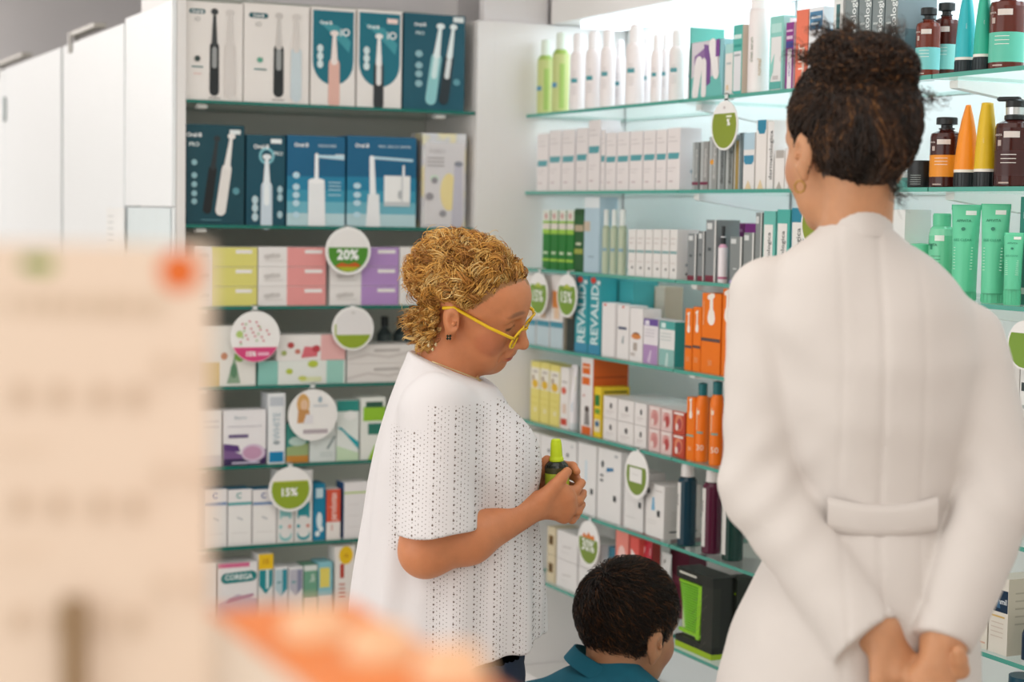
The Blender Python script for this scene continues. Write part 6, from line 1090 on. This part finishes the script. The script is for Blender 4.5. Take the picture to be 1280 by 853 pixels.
    rows = [(266, 1036, 1108, .055, .005), (283, 1031, 1112, .06, .005), (298, 1012, 1130, .068, .008), (318, 980, 1162, .08, .01), (345, 952, 1192, .10, .012), (385, 942, 1222, .12, .01), (450, 944, 1230, .135, .005), (520, 956, 1215, .135, .0), (590, 972, 1200, .125, -.0), (640, 978, 1192, .12, -.005), (700, 955, 1205, .14, -.01), (760, 925, 1212, .165, -.01), (853, 893, 1218, .185, -.005), (1000, 870, 1240, .2, 0), (1300, 850, 1270, .22, 0)]
    secs = []
    for y, xl, xr, b, cy in rows:
        p0, p1 = L(xl, y, 0), L(xr, y, 0); secs.append(((p0[2]+p1[2])/2, (p0[0]+p1[0])/2, cy, (p1[0]-p0[0])/2, b))
    B.loft(secs, .01, 2.2, 5)
    le, re = L(950, 612, -.05), L(1248, 612, -.07); lc, rc = L(1083, 799, -.168), L(1178, 806, -.185)
    B.cap(L(962, 372, .01), le, .060, .052, .010); B.cap(le, lc+(lc-le)*.2, .056, .050, .012, cut=((lc-le)/np.linalg.norm(lc-le), lc))
    B.cap(L(1203, 428, .01), re, .058, .058, .016); B.cap(re, rc+(rc-re)*.2, .058, .037, .008, cut=((rc-re)/np.linalg.norm(rc-re), rc))
    n1 = L(1112, 287, 0)-L(1030, 279, 0); nn = np.array([-n1[2], 0, n1[0]]); nn /= np.linalg.norm(nn); B.half(nn, L(1070, 281, 0), .006); 
    X, Y, Z = B.grid(); zw = L(1080, 640, 0)[2]; up = np.clip((Z-zw)/.3, 0, 1); dn = np.clip((zw-Z)/.3, 0, 1)
    xs = X-L(1080, 600, 0)[0]; xc = L(1078, 600, 0)[0]
    elb = lambda e, r: np.exp(-(((X-e[0])**2+(Z-e[2])**2)/r**2))
    fold = .0014*np.sin(X*33+Z*47+np.sin(Y*30)*2)*np.sin(Z*29-X*21)+.0035*np.sin(xs*55+Z*14)*dn+.0045*np.sin(xs*26+1.2*np.sin(Z*9))*dn+.0022*np.sin(xs*38-Z*24)*up
    fold = fold+(.0028*np.sin((X-Z)*80)*elb(le, .08)+.0028*np.sin((X+Z)*80)*elb(re, .08))+.004*np.sin((X*.8+Z)*60)*np.exp(-((X-L(985, 0, 0)[0])**2/.03**2+(Z-L(0, 420, 0)[2])**2/.09**2))
    seam = -.0035*np.exp(-((X-xc)/.0035)**2)*(Y < 0)
    seam = seam-.0018*(np.exp(-((X-L(1030, 600, 0)[0])/.003)**2)+np.exp(-((X-L(1128, 600, 0)[0])/.003)**2))*(Y < 0)
    B.F += (fold-seam).astype(np.float32)
    Vc, Qc = B.skin(2); coat = np_mesh('coat', Vc, Qc, COATM, body)
    # back belt (martingale) following the waist
    def back_y(x, z):       # back surface of the coat at this spot
        m = (np.abs(Vc[:, 0]-x) < .012) & (np.abs(Vc[:, 2]-z) < .012) & (Vc[:, 1] < 0)
        return Vc[m, 1].min() if m.any() else -.12
    xs_ = np.linspace(L(1034, 640, -.12)[0], L(1172, 640, -.12)[0], 22); cs_ = [(x, back_y(x, L(1100, 645, -.12)[2])) for x in xs_[6:19]]; pf = np.polyfit([c[0] for c in cs_], [c[1] for c in cs_], 2); mb = MB(); top = []; bot = []
    for i, x in enumerate(xs_):
        t = i/21; z0 = L(1034+138*t, 664+6*math.sin(math.pi*t), -.12)[2]; z1 = L(1034+138*t, 622+9*math.sin(math.pi*t), -.12)[2]
        zc = [z0, z0*.75+z1*.25, (z0+z1)/2, z0*.25+z1*.75, z1]; yb = float(np.polyval(pf, x)); top.append([(x, yb-.0065+(.003 if q in (0, 4) else 0), zc[q]) for q in range(5)])
    vs_ = [p for r in top for p in r]; vs_ += [(x, y+.006, z) for (x, y, z) in vs_]; fs_ = []; n_ = len(top)*5
    for i in range(21):
        for j in range(4): fs_.append((i*5+j, (i+1)*5+j, (i+1)*5+j+1, i*5+j+1))
        fs_ += [(i*5, i*5+n_, (i+1)*5+n_, (i+1)*5), (i*5+4, (i+1)*5+4, (i+1)*5+4+n_, i*5+4+n_)]
    mb.mesh(vs_, fs_, COATM, True); mb.build('back_belt', coat)
    # stand-up collar
    mb = MB(); vs_ = []; nseg = 28; c0 = L(1071, 281, .008)
    for (dz, gr) in ((-.022, 1.09), (.0, 1.045), (.010, 1.0), (.012, .97), (.0, .94)):
        for k in range(nseg): a = 2*math.pi*k/nseg; vs_.append((c0[0]+.0465*gr*math.cos(a), c0[1]+.062*gr*math.sin(a), c0[2]+dz-.007*math.sin(a)))
    fs_ = [(r*nseg+k, r*nseg+(k+1) % nseg, (r+1)*nseg+(k+1) % nseg, (r+1)*nseg+k) for r in range(4) for k in range(nseg)]; mb.mesh(vs_, fs_, COATM, True); mb.build('collar', coat)
    # legs and shoes below the coat
    for y in (-.09, .09):
        G = Sculpt(np.array([y-.1, -.12, -.01]), np.array([y+.1, .2, .5]), .009); G.cap((y, 0, .48), (y, .0, .09), .055, .04, .02); G.cap((y, -.03, .04), (y, .14, .03), .04, .034, .03); G.half((0, 0, -1), (0, 0, .001))
        Vg, Qg = G.skin(1); np_mesh('trouser_leg', Vg, Qg, mat('DCD8D4', .8, 'cotton'), body)
    return f, hd, body
fp_, hp_, pharm = build_pharmacist()
# hoop earring
q = wpt(fp_, hp_.w((-.002, .080, -.062))); e_ = MB(); e_.tube([q+.008*(math.cos(a)*(RH*.8-FH*.6)+math.sin(a)*UZ) for a in np.linspace(0, 2*math.pi, 25)], .0017, 'm:A9824A', 6)
tag(e_.build('earring'), 'gold hoop earring of the woman in the coat', 'earring')
# ------------------------------------------------------------------ crouching child in a teal shirt
def build_child():
    f = Frame(770, 3.42); L = f.L
    hd = Head(rotm(math.radians(48), .16, .06), L(783, 783, .02), 1.06)
    S = Sculpt(np.array([L(660, 0, 0)[0], -.2, L(770, 940, 0)[2]]), np.array([L(900, 0, 0)[0], .2, L(780, 700, 0)[2]]), .0032)
    hd.build(S); S.cap(hd.w((-.03, 0, -.05)), L(768, 900, -.0), .05, .053, .02); S.ell(L(765, 930, 0), (.085, .1, .05), None, .03)
    V, Q = S.skin(1)
    def hm(Vv, H): return (((H[:, 2] > -.062+.0*H[:, 0]) & (H[:, 0] < -.022)) | ((H[:, 2] > .012) & (H[:, 0] < .045)) | (H[:, 2] > .06) | ((H[:, 0] > .008) & (H[:, 0] < .03) & (H[:, 2] > -.035))) & ~((np.abs(H[:, 1]) > .073) & (H[:, 0] > -.035) & (H[:, 0] < .018) & (H[:, 2] < .02))
    body = np_mesh('person', V, Q, SKIN, None, hd.tint(V, 'C08A66', 'A8614E', '140E0A', lambda a, H: hm(a, H) & ((H[:, 2] > -.03) | (H[:, 0] > -.02)))); body.location = f.o; body.rotation_euler = (0, 0, -YAW)
    tag(body, 'crouching child with short dark hair and teal shirt, seen from behind', 'person')
    n = 60000; u = rng.normal(size=(n, 3)); u /= np.linalg.norm(u, axis=1, keepdims=True); sc = np.array([.0985, .0765, .0885])
    Hr = u*sc+np.array([-.008, 0, .03]); Nn = u/sc; Nn /= np.linalg.norm(Nn, axis=1, keepdims=True); m = hm(None, Hr); Hr, Nn = Hr[m][:13000], Nn[m][:13000]; N = len(Hr)
    crown = np.array([-.075, .02, .098]); g = Hr-crown; g += np.cross(Nn, g)*.35; g /= np.linalg.norm(g, axis=1, keepdims=True)+1e-6; g = g+rng.normal(0, .34, (N, 3)); g = g-(g*Nn).sum(1, keepdims=True)*Nn; g /= np.linalg.norm(g, axis=1, keepdims=True)+1e-6
    Mm = 8; t = np.linspace(0, 1, Mm)[None, :, None]; low = np.clip((Hr[:, 2]+.06)/.1, 0.8, 1)[:, None, None]; ln = (.022+.014*rng.random(N))[:, None, None]*low; lf = (.004+.011*rng.random(N)**1.5)[:, None, None]*low
    P = Hr[:, None]+Nn[:, None]*(lf*np.sin(np.minimum(t*2, 1.57))-6.0*(ln*t)**2*.9)+g[:, None]*ln*t
    Wp = hd.c+(P.reshape(-1, 3)*hd.s)@hd.R.T; pal = np.array([hexc(h)[:3] for h in ('16100C', '1F1610', '2A1C12', '4A2E1A', '6E4524')]); cl = pal[rng.choice(5, N, p=[.3, .27, .22, .13, .08])]
    strands('hair', Wp.reshape(N, Mm, 3), (.0006+.0005*rng.random(N)), cl, body)
    B = Sculpt(np.array([L(600, 0, 0)[0], -.22, .28]), np.array([L(930, 0, 0)[0], .24, L(770, 805, 0)[2]]), .0045)
    rows = [(812, 738, 785, .045, .0), (826, 728, 800, .06, .0), (840, 705, 815, .085, .0), (856, 674, 838, .11, .0), (880, 655, 868, .13, 0), (930, 648, 882, .14, 0), (1050, 655, 875, .14, 0), (1180, 660, 870, .14, 0)]
    secs = []
    for y, xl, xr, b, cy in rows:
        p0, p1 = L(xl, y, 0), L(xr, y, 0); secs.append(((p0[2]+p1[2])/2, (p0[0]+p1[0])/2, cy, (p1[0]-p0[0])/2, b))
    B.loft(secs, .01, 2.2, 4); B.cap(L(672, 885, .0), L(650, 1040, .0), .055, .05, .03); B.cap(L(855, 890, .0), L(890, 1030, .05), .055, .05, .03)
    n1 = L(790, 850, 0)-L(722, 812, 0); nn = np.array([-n1[2], .25, n1[0]]); nn /= np.linalg.norm(nn); B.half(nn, L(745, 824, 0), .006)
    X, Y, Z = B.grid(); B.F += (.003*np.sin(X*50+Z*40)).astype(np.float32)
    Vb, Qb = B.skin(2); TM = mat('17687F', .85, 'jersey', amp=.12, ns=30); shirt = np_mesh('shirt', Vb, Qb, TM, body)
    c0 = L(757, 832, .0); mb = MB(); vs_ = []; nseg = 28
    for dz, gr in ((-.025, 1.32), (-.004, 1.12), (.008, 1.0), (.009, .95), (-.006, .9)):
        for k in range(nseg): a = 2*math.pi*k/nseg; ox = .062*gr*math.cos(a); vs_.append((c0[0]+ox, c0[1]+.058*gr*math.sin(a), c0[2]+dz-ox*.48))
    mb.mesh(vs_, [(r*nseg+k, r*nseg+(k+1) % nseg, (r+1)*nseg+(k+1) % nseg, (r+1)*nseg+k) for r in range(4) for k in range(nseg)], TM, True); mb.build('shirt_collar', shirt)
    T = Sculpt(np.array([-.35, -.3, -.002]), np.array([.45, .35, .42]), .01)
    for y in (-.1, .1): T.cap((0, y, .32), (.25, y+.05, .3), .085, .07, .04); T.cap((.25, y+.05, .3), (.05, y+.03, .06), .065, .05, .03); T.cap((.05, y+.03, .04), (.2, y+.05, .035), .04, .035, .02)
    T.half((0, 0, -1), (0, 0, .001)); Vt, Qt = T.skin(1); np_mesh('trousers', Vt, Qt, mat('1E2630', .85, 'denim'), body)
    return f
fc_ = build_child()
# ------------------------------------------------------------------ blurred foreground: counter with a price board and an orange display box
def hz(px, py, z): d = ray(px, py); return ORG+d*((z-CAMZ)/d[2])
def dep(px, py, D): d = ray(px, py); return ORG+d*(D/(d@FH))
ct = MB(); cz = 1.02
for q in [0]:
    a = dep(-500, 600, .62); b = dep(900, 600, .62); c = b+FH*.6; d = a+FH*.6
    vs_ = [(p[0], p[1], z) for z in (cz-.04, cz) for p in (a, b, c, d)]
    ct.mesh(vs_, [(3, 2, 1, 0), (4, 5, 6, 7), (0, 1, 5, 4), (1, 2, 6, 5), (2, 3, 7, 6), (3, 0, 4, 7)], 's:E6DFD6')
    in_ = lambda p, t: p*(1-t)+(a+b+c+d)/4*t
    vs_ = [(in_(p, .06)[0], in_(p, .06)[1], z) for z in (0.0, cz-.0405) for p in (a, b, c, d)]
    ct.mesh(vs_, [(3, 2, 1, 0), (4, 5, 6, 7), (0, 1, 5, 4), (1, 2, 6, 5), (2, 3, 7, 6), (3, 0, 4, 7)], 's:DDD6CE')
tag(ct.build('counter'), 'pale sales counter carrying the blurred price board', 'counter')
# price board: upright card with a leaf mark, an orange dot and rows of figures
BD = .80; pbr = dep(262, 560, BD); pbl = dep(-190, 560, BD); wv = pbr-pbl; W_ = float(np.linalg.norm(wv[:2])); zt_ = dep(130, 305, BD)[2]; H_ = zt_-cz-.0005
board = empty('price_board', (float((pbl+pbr)[0]/2), float((pbl+pbr)[1]/2), cz+.0005), -YAW); tag(board, 'tall cream price board with leaf mark and orange dot, blurred in front', 'sign')
mb = MB(); CR = mat('EBD6C2', .6, 'card', amp=.02, ns=4); mb.box((-W_/2, 0, 0), (W_/2, .004, H_), CR)
def bu(px): return ((dep(px, 560, BD)-(pbl+pbr)/2)@RH)/W_+.5
def bv(py): return (dep(130, py, BD)[2]-cz-.0005)/H_
ops = [('e', bu(47), bv(332), .05, .007, '6E8A2A'), ('e', bu(56), bv(335), .03, .005, '8FA53A'), ('e', bu(223), bv(338), 25/452, 25/2798/H_, 'E5702A')]
for k, x in enumerate((8, 33, 58, 83, 108, 133, 158, 183)): ops.append(('r', bu(x), bv(392), bu(x+(16 if k % 3 else 12)), bv(372), 'D8C3AA'))
for y in (495, 632, 775):
    for x in (27, 75, 127, 171): ops.append(('r', bu(x-8), bv(y+13), bu(x+8), bv(y-13), 'CBB49C'))
for y in (455, 590, 728):
    for x in (206, 246): ops.append(('r', bu(x-8), bv(y+9), bu(x+8), bv(y-9), 'D5BFA8'))
for y in (560, 690): ops.append(('r', bu(0), bv(y+2), bu(60), bv(y-2), 'D9C3AC'))
mb.prints(ops, lambda u, v, k: (u*W_-W_/2, -EPS*k, v*H_), W_/H_); mb.build('card', board)
mb = MB(); xs0 = (bu(97)-.5)*W_; mb.box((xs0-.0045, -.010, 0), (xs0+.0045, -.0035, bv(745)*H_), mat('8F7350', .6, 'wood', amp=.1)); mb.build('upright', board)
mb = MB(); mb.box((-W_/2+.01, .0045, 0), (W_/2-.01, .07, .006), 's:CFC6BC'); mb.build('foot', board)
# orange display box
zo = 1.392; A, B_, Cc, Dd = hz(262, 762, zo), hz(440, 752, zo), hz(690, 900, zo), hz(440, 900, zo)
ctr = (A+B_+Cc+Dd)/4; box = empty('display_box', (ctr[0], ctr[1], cz+.0005)); tag(box, 'low orange topped display box, blurred in the near foreground', 'box')
def rel(p, z): return (p[0]-ctr[0], p[1]-ctr[1], z)
mb = MB(); hb_ = zo-cz-.0005; q = [A, Dd, Cc, B_]
vs_ = [rel(p, 0) for p in q]+[rel(p, hb_-.002) for p in q]
mb.mesh(vs_, [(3, 2, 1, 0), (4, 5, 6, 7), (0, 1, 5, 4), (1, 2, 6, 5), (2, 3, 7, 6), (3, 0, 4, 7)], mat('E3D3C2', .6, 'card', amp=.02)); mb.build('carton_body', box)
mb = MB(); OM = mat('E57E32', .5, 'orange_card', amp=.12, ns=25); vs_ = [rel(p, hb_-.0018) for p in q]+[rel(p, hb_) for p in q]
mb.mesh(vs_, [(3, 2, 1, 0), (4, 5, 6, 7), (0, 1, 5, 4), (1, 2, 6, 5), (2, 3, 7, 6), (3, 0, 4, 7)], OM); mb.build('top_flap', box)
mb = MB(); m1 = (A*.75+B_*.25)*.6+(Dd*.6+Cc*.4)*.4
for t in range(3):
    c = A*(.7-.2*t)+Cc*(.3+.2*t)+(B_-A)*.12; mb.lathe([(.016, hb_+.0003, 'F3C9A0'), (.012, hb_+.012, 'F0B888'), (0, hb_+.013, 'F0B888')], 14, 1, 1, (c[0]-ctr[0], c[1]-ctr[1]))
mb.build('lid_print', box)
